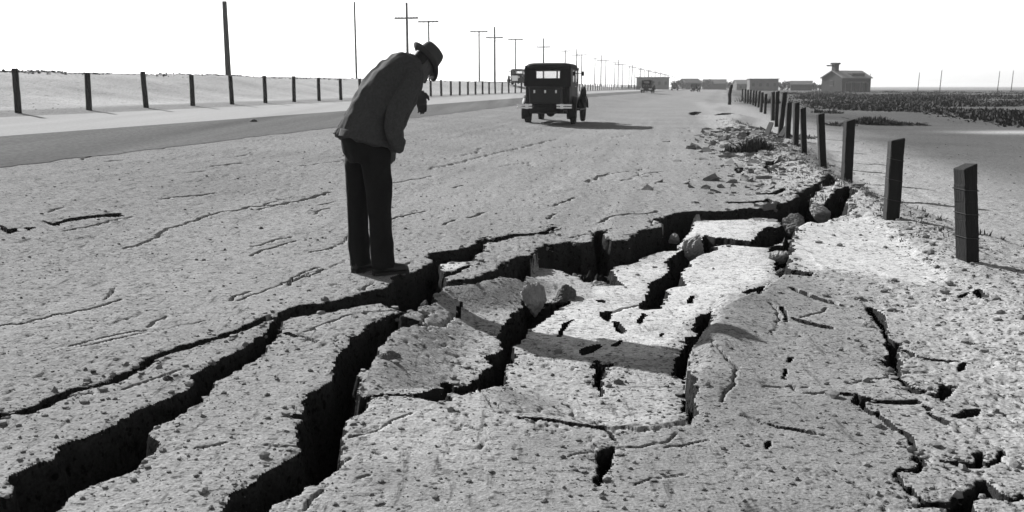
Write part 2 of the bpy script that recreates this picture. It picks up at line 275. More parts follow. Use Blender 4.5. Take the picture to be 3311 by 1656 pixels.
SEAMS = [
 (0.012,0.03,[(-2.77,7.115),(-2.821,7.539),(-2.768,7.826),(-2.741,8.016),(-2.75,8.257),(-2.675,8.555),(-2.553,8.69),(-2.531,8.924),(-2.35,9.12),(-2.166,9.593),(-2.029,10.304)]),
 (0.008,0.02,[(-3.403,8.895),(-3.256,9.17),(-3.073,9.593)]),
 (0.008,0.02,[(-2.813,6.598),(-2.765,6.79),(-2.764,6.993),(-2.765,7.24)]),
 (0.008,0.02,[(-5.794,12.446),(-5.693,13.125),(-5.545,13.547),(-5.186,13.881)]),
 (0.008,0.02,[(-5.109,11.717),(-5.009,12.002)]),
 (0.008,0.015,[(-1.845,8.645),(-1.865,8.924),(-1.795,9.09)]),
 (0.006,0.03,[(-2.574,4.523),(-2.467,4.617),(-2.425,4.746),(-2.302,4.881),(-2.242,5.0),(-2.22,5.14)]),
 (0.006,0.03,[(-1.842,4.555),(-1.83,4.777)]),
 (0.008,0.03,[(-1.375,5.567),(-1.362,5.784),(-1.298,5.915),(-1.245,6.053)]),
 (0.006,0.025,[(-1.604,5.15),(-1.615,5.266),(-1.554,5.393)]),
 (0.005,0.02,[(-1.066,2.957),(-0.979,3.012)]),
 (0.005,0.02,[(-0.841,2.993),(-0.734,2.984)]),
 (0.006,0.03,[(-1.744,3.501),(-1.668,3.531)]),
 (0.006,0.03,[(0.24,3.714),(0.286,3.349),(0.331,3.185)]),
 (0.004,0.005,[(0.375,3.141),(0.412,3.151),(0.447,3.123),(0.487,3.132)]),
 (0.01,0.05,[(-0.138,3.607),(-0.092,3.519),(-0.047,3.396),(0.008,3.261)]),
 (0.008,0.04,[(-1.048,4.403),(-0.947,4.304)]),
 (0.008,0.04,[(0.587,5.353),(0.663,5.444),(0.759,5.514),(0.796,5.538)]),
 (0.008,0.04,[(-0.404,8.542),(-0.268,8.909)]),
 (0.012,0.05,[(0.783,8.244),(0.955,8.631),(1.14,8.824),(1.355,8.909),(1.437,9.104)]),
 (0.008,0.03,[(0.403,9.361),(0.555,9.688),(0.68,10.098)]),
 (0.01,0.03,[(0.327,8.412),(0.416,8.768)]),
 (0.008,0.03,[(-0.33,5.167),(-0.35,4.998),(-0.376,4.813),(-0.451,4.676)]),
 (0.01,0.03,[(-0.454,4.934),(-0.477,4.658)]),
 (0.006,0.02,[(1.7,5.484),(1.76,5.262),(1.851,5.013)]),
 (0.006,0.02,[(1.48,4.747),(1.545,4.651),(1.62,4.542)]),
 (0.005,0.02,[(1.816,4.133),(1.829,4.045),(1.841,3.997),(1.979,3.947)]),
 (0.005,0.012,[(0.854,3.28),(0.915,3.204),(1.014,3.141),(1.091,3.08)]),
 (0.006,0.02,[(1.132,3.631),(1.16,3.528),(1.245,3.544),(1.358,3.517)]),
 (0.006,0.02,[(2.092,5.035),(2.235,4.992)]),
 (0.005,0.02,[(-1.432,4.353),(-1.374,4.454),(-1.337,4.578),(-1.289,4.826)]),
 (0.012,0.04,[(-0.599,2.494),(-0.594,2.565),(-0.574,2.628)]),
 (0.01,0.03,[(-0.48,2.72),(-0.449,2.741)]),
 (0.006,0.02,[(0.969,11.726),(1.361,13.101)]),
 (0.01,0.02,[(-1.193,13.415),(0.096,18.185),(1.037,21.665)]),
]
DROPPED = [(-0.547, 5.792),(-0.417, 5.622),(-0.242, 5.742),(-0.061, 6.051),(-0.045, 6.189),(0.047, 6.434),(0.151, 6.511),(0.252, 6.972),(0.45, 7.075),(0.626, 7.105),(0.69, 7.36),(0.77, 7.105),(0.917, 7.136),(1.108, 7.691),(1.301, 7.927),(1.383, 8.369),(1.565, 8.722),(2.064, 8.843),(2.529, 9.063),(2.582, 8.852),(3.008, 9.759),(3.351, 10.568),(3.761, 11.266),(4.318, 12.552),(4.246, 12.061),(3.37, 9.885),(2.732, 8.364),(2.519, 8.011),(2.188, 7.384),(1.966, 6.723),(1.8, 5.969),(1.509, 5.458),(1.047, 4.747),(0.792, 4.045),(0.694, 3.517),(0.651, 3.214),(0.651, 3.214),(0.494, 3.132),(0.33, 3.141),(0.124, 3.242),(-0.064, 3.309),(-0.131, 3.607),(-0.277, 3.584),(-0.454, 3.539),(-0.592, 3.495),(-0.633, 3.751),(-0.64, 4.353),(-0.595, 4.708),(-0.585, 4.866)]
DROPPED_SOFT = [(0.651, 3.214),(0.494, 3.132),(0.33, 3.141),(0.124, 3.242),(-0.064, 3.309),(-0.131, 3.607),(-0.277, 3.584),(-0.454, 3.539),(-0.592, 3.495),(-0.633, 3.751),(-0.64, 4.353),(-0.595, 4.708),(-0.585, 4.866),(-0.547, 5.792),(-0.417, 5.622),(-0.242, 5.742),(-0.061, 6.051)]
PALE = [[(0.08, 4.941),(0.272, 5.465),(0.456, 5.677),(0.72, 6.607),(0.902, 6.914),(1.17, 7.024),(1.607, 8.661),(2.05, 8.772),(2.263, 8.838),(2.513, 8.552),(2.08, 7.716),(2.048, 7.287),(1.818, 6.262),(1.529, 5.893),(1.467, 5.648),(1.246, 5.619),(1.175, 5.333),(1.006, 5.009),(0.88, 4.647),(0.817, 4.45),(0.364, 4.418),(0.085, 4.899)], [(2.579, 8.283),(2.833, 8.273),(3.311, 8.65),(3.119, 7.685),(2.877, 6.546),(2.761, 5.922),(2.512, 5.483),(2.277, 5.783),(2.097, 6.067),(1.875, 5.969),(1.975, 6.433),(2.269, 7.384)], [(-0.496, 6.285),(-0.286, 6.384),(-0.311, 6.143),(-0.453, 6.006)]]
LIGHT = [[(-0.539, 3.474),(-0.229, 3.41),(-0.144, 3.55),(0.008, 3.214),(-0.089, 2.893),(-0.278, 2.804),(-0.489, 2.848),(-0.568, 3.105)]]
SMOOTH_GREY = [[(1.682, 5.988),(1.237, 5.573),(0.86, 4.224),(0.747, 3.802),(0.693, 3.29),(0.579, 3.105),(0.383, 3.071),(0.335, 2.863),(0.256, 2.64),(0.289, 2.26),(0.939, 2.26),(1.162, 2.59),(1.362, 3.105),(1.356, 3.474),(1.642, 3.906),(1.842, 4.454),(1.974, 4.992),(1.891, 5.669)], [(-0.061, 3.141),(0.131, 3.088),(0.29, 3.02),(0.264, 2.863),(0.003, 2.924)], [(-0.535, 2.776),(-0.31, 2.833),(-0.214, 2.72),(-0.332, 2.529),(-0.475, 2.59)]]
CLODS = [
 (0.148, 5.603, -0.14, 0.199, 0.199, 'large crumbling soil block with pale lit top beside the dark scarp'),
 (0.328, 5.751, -0.15, 0.188, 0.147, 'flat-faced grey soil block leaning against the crumbling block'),
 (0.585, 6.087, -0.16, 0.191, 0.104, 'layered soil block at the foot of the scarp near the pale slab'),
 (-0.51, 5.305, -0.066, 0.068, 0.045, 'small round clod hanging in the hole at the feet of the man'),
 (-0.506, 5.023, -0.069, 0.057, 0.064, 'pale egg-shaped clod at the bottom edge of the hole before the man'),
 (1.411, 8.024, -0.141, 0.103, 0.103, 'bright knobbly clod at the top bend of the scarp'),
 (1.469, 7.418, -0.125, 0.201, 0.201, 'tilted wedge of soil between the two pale slabs'),
 (0.443, 6.417, -0.16, 0.055, 0.1, 'narrow pale soil spike standing behind the layered block'),
 (1.993, 6.752, -0.054, 0.173, 0.121, 'round dark boulder-like clod right of the largest pale slab'),
 (1.855, 6.254, -0.077, 0.083, 0.083, 'small dark clod directly below the round boulder-like clod'),
 (2.553, 8.283, -0.074, 0.257, 0.206, 'big dark rounded clod in the crack corner before the fence'),
 (2.97, 8.852, -0.03, 0.234, 0.192, 'grassy sunlit lump between cracks near the third fence post'),
 (3.341, 8.956, -0.03, 0.153, 0.153, 'pale crumbling lump at the crack end under the fence bank'),
 (-0.558, 4.054, -0.041, 0.151, 0.095, 'rough lump breaking from the edge of the third fissure'),
]
RIGHT_POSTS = [(3.031, 6.068, 0.697, 0.104, -0.126), (3.346, 8.114, 0.748, 0.115, -0.0), (4.624, 12.802, 0.752, 0.121, -0.022), (5.017, 14.992, 0.777, 0.103, -0.094), (5.435, 17.329, 0.814, 0.098, -0.079), (5.793, 19.056, 0.883, 0.098, -0.027), (6.466, 21.924, 0.833, 0.11, 0.007), (7.613, 26.544, 1.044, 0.124, 0.066), (9.318, 32.996, 1.034, 0.132, -0.01), (10.608, 38.133, 0.991, 0.153, -0.039), (12.639, 46.871, 0.844, 0.141, 0.006), (13.101, 49.382, 0.905, 0.148, 0.005), (15.671, 59.783, 0.917, 0.159, 0.038), (16.563, 63.921, 0.916, 0.17, 0.022), (17.609, 68.672, 0.916, 0.16, 0.003), (18.429, 72.724, 0.945, 0.17, 0.004), (18.578, 74.183, 0.964, 0.161, 0.005), (18.758, 75.702, 0.984, 0.164, 0.005), (21.623, 88.355, 0.972, 0.177, -0.015)]

# ------------------------------------------------------------------ ground sheet
def axis_u():
    d = np.linspace(-0.66, 0.66, 850)
    g = 0.66 * 1.09 ** np.arange(1, 31)
    return np.concatenate([-g[::-1], d, g])

def axis_y():
    ys = list(np.arange(0.1, 2.2, 0.1))
    y = 2.2
    while y < 13.5:
        ys.append(y); y += max(0.008, 0.0030 * y)
    while y < 60:
        ys.append(y); y *= 1.0085
    while y < 9000:
        ys.append(y); y *= 1.045
    return np.array(ys)

U, YS = axis_u(), axis_y()
NU, NY = len(U), len(YS)
gy = np.repeat(YS[:, None], NU, 1)
gx = U[None, :] * (gy + 1.0)
tt = across(gx, gy)
gz = base_z(gx, gy)

def fill_mask(poly):
    m = np.zeros((NY, NU), bool)
    p = np.array(poly); q = np.roll(p, -1, 0)
    j0, j1 = np.searchsorted(YS, p[:, 1].min()), np.searchsorted(YS, p[:, 1].max())
    for j in range(j0, j1):
        y = YS[j]
        c = (p[:, 1] > y) != (q[:, 1] > y)
        if not c.any(): continue
        xs = np.sort(p[c, 0] + (y - p[c, 1]) / (q[c, 1] - p[c, 1]) * (q[c, 0] - p[c, 0]))
        us = xs / (y + 1.0)
        for k in range(0, len(us) - 1, 2):
            a, b = np.searchsorted(U, us[k]), np.searchsorted(U, us[k + 1])
            m[j, a:b] = True
    return m

def seg_dist(pts, band, closed=True):
    d = np.full((NY, NU), 9.0, np.float32)
    n = len(pts)
    for i in range(n if closed else n - 1):
        a, b = pts[i], pts[(i + 1) % n]
        y0, y1 = min(a[1], b[1]) - band, max(a[1], b[1]) + band
        j0, j1 = np.searchsorted(YS, y0), np.searchsorted(YS, y1)
        if j1 <= j0: continue
        x0, x1 = min(a[0], b[0]) - band, max(a[0], b[0]) + band
        u0 = min(x0 / (max(y0, 0) + 1), x0 / (y1 + 1)); u1 = max(x1 / (max(y0, 0) + 1), x1 / (y1 + 1))
        i0, i1 = np.searchsorted(U, u0), np.searchsorted(U, u1)
        if i1 <= i0: continue
        X, Y = gx[j0:j1, i0:i1], gy[j0:j1, i0:i1]
        vx, vy = b[0] - a[0], b[1] - a[1]
        t = np.clip(((X - a[0]) * vx + (Y - a[1]) * vy) / (vx * vx + vy * vy + 1e-12), 0, 1)
        dd = np.hypot(X - a[0] - t * vx, Y - a[1] - t * vy)
        s = d[j0:j1, i0:i1]
        np.minimum(s, dd, out=s)
    return d

def ragged(pts, step=0.035, amp=0.011, closed=True, seed=0):
    rng = random.Random(seed)
    out = []
    n = len(pts)
    for i in range(n if closed else n - 1):
        a, b = pts[i], pts[(i + 1) % n]
        L = math.hypot(b[0] - a[0], b[1] - a[1])
        far = max(1.0, a[1] / 5)
        k = max(1, int(L / (step * far)))
        nx, ny = -(b[1] - a[1]) / (L + 1e-9), (b[0] - a[0]) / (L + 1e-9)
        for q in range(k):
            f = q / k
            e = rng.uniform(-1, 1) * amp * far * (0.4 if q == 0 else 1.0) * min(1, L / 0.08)
            out.append((a[0] + (b[0] - a[0]) * f + nx * e, a[1] + (b[1] - a[1]) * f + ny * e))
    if not closed: out.append(pts[-1])
    return out

# the block of ground that has sunk between the fissures
zone = fill_mask(DROPPED)
soft = seg_dist(DROPPED_SOFT, 0.7, closed=False)
zoff = -0.12 * zone * sstep(0, 0.42, soft) * (1 - 0.55 * sstep(0.9, 2.0, gx))
gz = gz + zoff

# the right-hand slab stands up along its left edge, with a rough broken face
edge = seg_dist(SMOOTH_GREY[0][1:4], 0.95, closed=False)
inner = fill_mask(SMOOTH_GREY[0])
lip = sstep(0.0, 0.10, edge) * (1 - sstep(0.08, 0.42, edge))
ramp = sstep(0.14, 0.05, edge)
gz = gz + inner * (0.035 * lip + 0.03 * ramp * (fbm(gx * 16, gy * 16, 45, 3) - 0.5))
# gentle tilts so that every slab sits a little differently
gz = gz + zone * 0.03 * (vnoise(gx * 1.7 + 3, gy * 1.7, 41) - 0.5)
pale = np.zeros((NY, NU), np.float32)
for p in PALE:
    m = fill_mask(p); d = seg_dist(p, 0.3)
    sd = np.where(m, d, -d) + 0.26 * (fbm(gx * 6, gy * 6, 61, 5, 0.65) - 0.5)
    pale = np.maximum(pale, sstep(-0.06, 0.07, sd))
sgrey = np.zeros((NY, NU), np.float32)
for p in SMOOTH_GREY:
    m = fill_mask(p); d = seg_dist(p, 0.5)
    sd = np.where(m, d, -d) + 0.25 * (fbm(gx * 3, gy * 3, 71, 3) - 0.5)
    sgrey = np.maximum(sgrey, sstep(-0.1, 0.12, sd))
sgrey = sgrey * (1 - pale)

# fine relief: clods, pits and wheel-scuffed ripples, calmer on the smooth slabs
near = 1 - sstep(20, 60, gy)
rough = (1 - 0.85 * pale) * (1 - 0.55 * sgrey)
alongx = gx - road_x(gy)
fx, fy = alongx * 1.0, gy * 0.55 + alongx * 0.35
n1 = fbm(gx * 9, gy * 9, 1, 3) - 0.5
n2 = vnoise(fx * 34, gy * 24, 5)
n3 = vnoise(gx * 55 + 4, gy * 45, 9)
n4 = fbm(gx * 1.3, gy * 1.3, 21, 3) - 0.5
patch = sstep(0.35, 0.65, fbm(gx * 0.9 + 7, gy * 0.9, 33, 3))
n5 = vnoise(gx * 105 + 9, gy * 80, 12)
pits = sstep(0.45, 0.62, fbm(gx * 2.2 + 11, gy * 1.6, 36, 3))
relief = 0.006 * n1 + 0.012 * np.clip(n2 - 0.80, 0, 1) + 0.0022 * (n3 - 0.5) + 0.030 * np.clip(n3 - 0.86, 0, 1) + 0.0026 * (n5 - 0.5) - 0.14 * np.clip(0.16 - n2, 0, 1) * pits - 0.12 * np.clip(0.15 - n3, 0, 1) * (0.3 + pits)
mid = sstep(6, 11, gy)
n6 = vnoise(gx * 13 + 2, gy * 4.5 + alongx * 3, 13)
n7 = vnoise(gx * 6, gy * 1.6 + alongx * 2, 14)
relief = relief + mid * (0.05 * np.clip(n6 - 0.72, 0, 1) - 0.06 * np.clip(0.24 - n6, 0, 1) + 0.006 * (n7 - 0.5))
ruts = vnoise(alongx * 5.0 + 0.5, gy * 0.22, 15) - 0.5
relief = 0.62 * relief * rough * (0.7 + 0.6 * patch) + 0.016 * ruts * rough * sstep(2.5, 9, gy) + 0.05 * n4 * (0.12 + 0.7 * (tt < -1.0)) * sstep(30, 6, tt * 2)
gravel = sstep(-0.75, -1.35, tt + 0.5 * (fbm(gx * 2, gy * 2, 77, 3) - 0.5)) * sstep(-4.2, -2.4, tt) * (gy < 40) * (1 - 0.8 * pale)
relief = relief + gravel * (0.022 * (fbm(gx * 8 + 31, gy * 8, 81, 4) - 0.45) + 0.02 * np.clip(n3 - 0.7, 0, 1) - 0.05 * np.clip(0.2 - n2, 0, 1))
relief = relief + 0.05 * gravel * np.exp(-((tt + 1.95) / 0.35) ** 2)
onroad = sstep(6.6, 7.25, tt) * sstep(13.9, 13.3, tt)
mudflat = sstep(-4.0, -6.5, tt + 2.0 * (fbm(gx * 0.25, gy * 0.25, 95, 3) - 0.5)) * (gy < 400)
relief = relief * (1 - onroad) * (1 - 0.8 * mudflat)
far_swell = 0.25 * (fbm(gx * 0.03, gy * 0.03, 55, 3) - 0.5) * sstep(60, 160, gy) * (tt < -4)
gz = gz + relief * near + far_swell
berm = sstep(14.5, 16.0, tt) * (tt < 40)
gz = gz + berm * 0.22 * (fbm(gx * 0.35, gy * 0.35, 58, 4) - 0.5) * sstep(15.0, 18, tt)

# fissures
depth = np.zeros((NY, NU), np.float32)
rim = np.full((NY, NU), 9.0, np.float32)
for i, (dm, pts) in enumerate(CRACKS):
    r = ragged(pts, step=0.03, amp=0.015 if dm > 0.2 else 0.007, seed=i)
    m = fill_mask(r)
    if not m.any(): continue
    d0 = seg_dist(r, 0.16)
    rim = np.minimum(rim, np.where(m, 9, d0)) if dm > 0.15 else rim
    d = np.minimum(d0, 0.16)
    dd = np.where(m, np.minimum(dm, 0.02 + 7.0 * d), 0)
    depth = np.maximum(depth, dd)
groove = np.zeros((NY, NU), np.float32)
rs = random.Random(5)
FINE = []
for k in range(60):                      # drying cracks and scuffs, running like the fissures or along the road
    y = 3.2 * math.exp(rs.random() * 2.1); x = y * rs.uniform(-0.55, 0.30)
    a = R(rs.gauss(26, 9)) if rs.random() < 0.6 else R(rs.gauss(12, 5))
    L = rs.uniform(0.15, 0.9) * (0.6 + y * 0.12)
    q = [(x, y)]
    for s_ in range(4):
        a += R(rs.gauss(0, 9)); q.append((q[-1][0] + math.sin(a) * L / 4, q[-1][1] + math.cos(a) * L / 4))
    if any(zone[int(np.searchsorted(YS, b_)), min(NU - 1, max(0, int(np.searchsorted(U, a_ / (b_ + 1)))))] for a_, b_ in q): continue
    FINE.append((0.004, rs.uniform(0.006, 0.018), q))
for k in range(34):                      # short breaks on the slabs
    y = rs.uniform(2.6, 8.5); x = y * rs.uniform(-0.25, 0.5)
    a = R(rs.choice((30, 110, 75)) + rs.gauss(0, 20)); L = rs.uniform(0.06, 0.35)
    q = [(x, y)]
    for s_ in range(3):
        a += R(rs.gauss(0, 18)); q.append((q[-1][0] + math.sin(a) * L / 3, q[-1][1] + math.cos(a) * L / 3))
    jj, ii = int(np.searchsorted(YS, y)), int(np.searchsorted(U, x / (y + 1)))
    if zone[jj, ii] or pale[jj, ii] > 0.2: continue
    FINE.append((0.004, rs.uniform(0.006, 0.02), q))
for i, (w, dm, pts) in enumerate(SEAMS + FINE):
    r = ragged(pts, step=0.04, amp=0.016, closed=False, seed=100 + i)
    d = seg_dist(r, 0.12, closed=False)
    cell = np.maximum(0.006, 0.0022 * gy)
    ww = np.maximum(0.45 * w, (0.68 if i < len(SEAMS) else 0.55) * cell) * (0.6 + 0.7 * vnoise(gx * 12, gy * 12, 300 + i))
    groove = np.maximum(groove, np.where(d < 1, (0.025 + dm * 1.2) * sstep(1.3, 0.7, d / ww) * (1 if i < len(SEAMS) else sstep(0.12, 0.4, vnoise(gx * 3.5, gy * 3.5, 500 + i))), 0))
gz = gz - groove
wob = 0.05 * (fbm(gx * 6, gy * 6, 201, 3) - 0.5)
gz = gz - np.where(depth > 0, depth + wob * (depth > 0.15), 0)
# crumbled rim just outside each fissure
gz = gz - np.where(depth > 0, 0, 0.010 * np.exp(-rim / 0.015) * fbm(gx * 14, gy * 14, 230, 3))
crackv = depth > 0
# rough, uneven fissure walls
shv = np.where(depth > 0.04, 0.030, 0.0) * np.clip(gy / 4, 0.6, 1.5)
gx0, gy0 = gx.copy(), gy.copy()
wx = shv * (fbm(gx0 * 11 + depth * 9, gy0 * 11, 240, 3) - 0.5)
wy = shv * (fbm(gx0 * 11, gy0 * 11 + depth * 9, 250, 3) - 0.5)

# split: the big sheet, and every slab that fissures cut off from it
JN = int(np.searchsorted(YS, 13.0))
cell_crack = crackv[:-1, :-1] | crackv[1:, :-1] | crackv[:-1, 1:] | crackv[1:, 1:]
deepg = groove > 0.02
cut = cell_crack | (deepg[:-1, :-1] & deepg[1:, 1:]) | (deepg[1:, :-1] & deepg[:-1, 1:])
solid = ~cut[:JN]
lab = np.arange(1, solid.size + 1, dtype=np.int64).reshape(solid.shape) * solid
for it in range(600):
    old = lab.copy()
    for ax in (0, 1):
        # running maximum within uninterrupted runs, forwards and backwards
        for _ in range(4):
            if ax == 0:
                a, b = lab[1:], lab[:-1]
            else:
                a, b = lab[:, 1:], lab[:, :-1]
            mx = np.maximum(a, b)
            ok = (a > 0) & (b > 0)
            a[ok] = mx[ok]; b[ok] = mx[ok]
    # pointer jumping
    flat = lab.ravel()
    nz = flat > 0
    root = flat.copy()
    root[nz] = flat[flat[nz] - 1]
    np.maximum.at(root, (flat[nz] - 1), root[nz])
    lab = np.where(solid, root.reshape(solid.shape), 0)
    if (lab == old).all(): break
ids, cnt = np.unique(lab[lab > 0], return_counts=True)
order = np.argsort(-cnt)
cell_area = ((gx[:JN, 1:] - gx[:JN, :-1]) * (gy[1:JN + 1, 1:] - gy[:JN, 1:]))
piece = np.zeros((NY - 1, NU - 1), np.int32)
slabs = []
for k in order[1:]:
    sel = lab == ids[k]
    area = cell_area[sel].sum()
    if 0.010 < area < 5:
        slabs.append((area, sel))
print('label passes', it, 'slabs', len(slabs), [round(a, 3) for a, _ in slabs])
for k, (a, sel) in enumerate(slabs):
    piece[:JN][sel] = k + 1

# surface colour of the soil itself
alb = 0.182 + 0.05 * (fbm(gx * 0.8, gy * 0.8, 110, 4) - 0.5)
alb = alb * (1 - sgrey) + (0.150 + 0.05 * (fbm(gx * 2.5, gy * 4.0, 112, 4) - 0.5)) * sgrey
light = np.zeros((NY, NU), np.float32)
for p in LIGHT:
    m = fill_mask(p); d = seg_dist(p, 0.4)
    light = np.maximum(light, sstep(-0.12, 0.14, np.where(m, d, -d) + 0.3 * (fbm(gx * 5, gy * 5, 63, 4) - 0.5)))
southern = np.maximum(zone * sstep(0, 0.5, soft), 0.85 * light) * (1 - pale)
alb = alb * (1 - 0.8 * southern) + 0.235 * 0.8 * southern
alb = alb * (1 - gravel * 0.6) + 0.27 * gravel * 0.6
alb = alb * (1 - pale) + (0.32 + 0.10 * (fbm(gx * 3, gy * 3, 114, 4) - 0.5)) * pale
alb = alb * (1 - mudflat) + (0.088 + 0.05 * sstep(24, 12, gy) + 0.05 * (fbm(gx * 0.2 + 5, gy * 0.3, 99, 3) - 0.5) + 0.22 * sstep(13.5, 17.5, gx + 3 * (fbm(gx * 0.3, gy * 0.6, 98, 3) - 0.5)) * np.exp(-((gy - 32.0 + 1.5 * (vnoise(gx * 0.2, gy * 0.2, 97) - 0.5)) / 1.5) ** 2)) * mudflat
alb = np.where(berm > 0, alb * (1 - berm) + berm * (0.31 + 0.12 * (fbm(gx * 0.3, gy * 0.6, 120, 4) - 0.5)), alb)
sand = sstep(8, 14, gy) * sstep(-1.0, -2.0, tt) * sstep(-5.5, -3.6, tt) * (gy < 75)
alb = alb * (1 - 0.7 * sand) + 0.25 * 0.7 * sand
alb = alb.astype(np.float32)

def soil_material(name, shaded=False):
    m = bpy.data.materials.new(name)
    m.use_nodes = True
    n, l = m.node_tree.nodes, m.node_tree.links
    b = n['Principled BSDF']
    b.inputs['Roughness'].default_value = 0.95
    b.inputs['Specular IOR Level'].default_value = 0.0
    tc = n.new('ShaderNodeTexCoord')
    n1 = n.new('ShaderNodeTexNoise'); n1.inputs['Scale'].default_value = 14; n1.inputs['Detail'].default_value = 8; n1.inputs['Roughness'].default_value = 0.7
    n2 = n.new('ShaderNodeTexNoise'); n2.inputs['Scale'].default_value = 90; n2.inputs['Detail'].default_value = 4
    for q in (n1, n2): l.new(tc.outputs['Object'], q.inputs['Vector'])
    r1 = n.new('ShaderNodeMapRange'); r1.inputs['From Min'].default_value = 0.25; r1.inputs['From Max'].default_value = 0.75; r1.inputs['To Min'].default_value = 0.74; r1.inputs['To Max'].default_value = 1.40
    r2 = n.new('ShaderNodeMapRange'); r2.inputs['From Min'].default_value = 0.3; r2.inputs['From Max'].default_value = 0.7; r2.inputs['To Min'].default_value = 0.70; r2.inputs['To Max'].default_value = 1.30
    l.new(n1.outputs[0], r1.inputs[0]); l.new(n2.outputs[0], r2.inputs[0])
    mu = n.new('ShaderNodeMath'); mu.operation = 'MULTIPLY'; l.new(r1.outputs[0], mu.inputs[0]); l.new(r2.outputs[0], mu.inputs[1])
    # dark grit and bits of straw mixed into the soil
    mp = n.new('ShaderNodeMapping'); mp.inputs['Scale'].default_value = (0.8, 1.3, 1); l.new(tc.outputs['Object'], mp.inputs[0])
    n3 = n.new('ShaderNodeTexNoise'); n3.inputs['Scale'].default_value = 34; n3.inputs['Detail'].default_value = 3; n3.inputs['Roughness'].default_value = 0.6
    l.new(mp.outputs[0], n3.inputs['Vector'])
    r3 = n.new('ShaderNodeMapRange'); r3.inputs['From Min'].default_value = 0.57; r3.inputs['From Max'].default_value = 0.63; r3.inputs['To Min'].default_value = 1.0; r3.inputs['To Max'].default_value = 0.34
    l.new(n3.outputs[0], r3.inputs[0])
    m3 = n.new('ShaderNodeMath'); m3.operation = 'MULTIPLY'; l.new(mu.outputs[0], m3.inputs[0]); l.new(r3.outputs[0], m3.inputs[1])
    # coarser dark clods and scraped streaks lying along the road
    mp2 = n.new('ShaderNodeMapping'); mp2.inputs['Scale'].default_value = (2.2, 0.32, 1); mp2.inputs['Rotation'].default_value = (0, 0, R(14)); l.new(tc.outputs['Object'], mp2.inputs[0])
    n4 = n.new('ShaderNodeTexNoise'); n4.inputs['Scale'].default_value = 9; n4.inputs['Detail'].default_value = 4; n4.inputs['Roughness'].default_value = 0.7
    l.new(mp2.outputs[0], n4.inputs['Vector'])
    r4 = n.new('ShaderNodeMapRange'); r4.inputs['From Min'].default_value = 0.58; r4.inputs['From Max'].default_value = 0.68; r4.inputs['To Min'].default_value = 1.0; r4.inputs['To Max'].default_value = 0.45
    l.new(n4.outputs[0], r4.inputs[0])
    m4 = n.new('ShaderNodeMath'); m4.operation = 'MULTIPLY'; l.new(m3.outputs[0], m4.inputs[0]); l.new(r4.outputs[0], m4.inputs[1])
    # scattered hand-sized dark clods, seen as dashes in the distance
    n7 = n.new('ShaderNodeTexNoise'); n7.inputs['Scale'].default_value = 11; n7.inputs['Detail'].default_value = 5; n7.inputs['Roughness'].default_value = 0.75
    l.new(tc.outputs['Object'], n7.inputs['Vector'])
    r7 = n.new('ShaderNodeMapRange'); r7.inputs['From Min'].default_value = 0.60; r7.inputs['From Max'].default_value = 0.67; r7.inputs['To Min'].default_value = 1.0; r7.inputs['To Max'].default_value = 0.5
    l.new(n7.outputs[0], r7.inputs[0])
    m7 = n.new('ShaderNodeMath'); m7.operation = 'MULTIPLY'; l.new(m4.outputs[0], m7.inputs[0]); l.new(r7.outputs[0], m7.inputs[1])
    mu = m7
    mv = n.new('ShaderNodeMath'); mv.operation = 'MULTIPLY'; l.new(mu.outputs[0], mv.inputs[0])
    if shaded:
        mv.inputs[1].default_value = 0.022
    else:
        at = n.new('ShaderNodeAttribute'); at.attribute_name = 'soil'
        l.new(at.outputs['Fac'], mv.inputs[1])
    l.new(mv.outputs[0], b.inputs['Base Color'])
    bu = n.new('ShaderNodeBump'); bu.inputs['Strength'].default_value = 0.6; bu.inputs['Distance'].default_value = 0.006
    l.new(n2.outputs[0], bu.inputs['Height']); l.new(bu.outputs[0], b.inputs['Normal'])
    return m

M_SOIL = soil_material('dry_soil')
M_CRACK_SHADE = soil_material('shade_dark_soil', True)  # soil for fissure cells, their deep shade painted in as near-black colour
cell_shaded = cell_crack.copy()

def grid_mesh(name, sel):
    jj, ii = np.nonzero(sel)
    v = np.stack([jj * NU + ii, jj * NU + ii + 1, (jj + 1) * NU + ii + 1, (jj + 1) * NU + ii], 1)
    used, inv = np.unique(v.ravel(), return_inverse=True)
    me = bpy.data.meshes.new(name)
    me.vertices.add(len(used))
    co = np.stack([(gx + wx).ravel()[used], (gy + wy).ravel()[used], gz.ravel()[used]], 1)
    me.vertices.foreach_set('co', co.astype(np.float32).ravel())
    nf = len(v)
    me.loops.add(nf * 4)
    me.loops.foreach_set('vertex_index', inv.astype(np.int32).ravel())
    me.polygons.add(nf)
    me.polygons.foreach_set('loop_start', np.arange(0, nf * 4, 4, dtype=np.int32))
    me.polygons.foreach_set('loop_total', np.full(nf, 4, np.int32))
    a = me.attributes.new('soil', 'FLOAT', 'POINT')
    a.data.foreach_set('value', alb.ravel()[used])
    me.materials.append(M_SOIL); me.materials.append(M_CRACK_SHADE)
    me.polygons.foreach_set('material_index', cell_shaded[jj, ii].astype(np.int32))
    me.update(calc_edges=True)
    return me

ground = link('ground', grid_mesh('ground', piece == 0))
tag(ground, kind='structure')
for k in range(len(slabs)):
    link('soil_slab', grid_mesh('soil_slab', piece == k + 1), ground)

UF = U
def ground_z(x, y):
    """height of the built sheet at a point"""
    u = x / (y + 1.0)
    j = min(max(np.searchsorted(YS, y) - 1, 0), NY - 2); i = min(max(np.searchsorted(U, u) - 1, 0), NU - 2)
    fy = (y - YS[j]) / (YS[j + 1] - YS[j]); fx = (u - U[i]) / (U[i + 1] - U[i])
    return float((gz[j, i] * (1 - fx) + gz[j, i + 1] * fx) * (1 - fy) + (gz[j + 1, i] * (1 - fx) + gz[j + 1, i + 1] * fx) * fy)

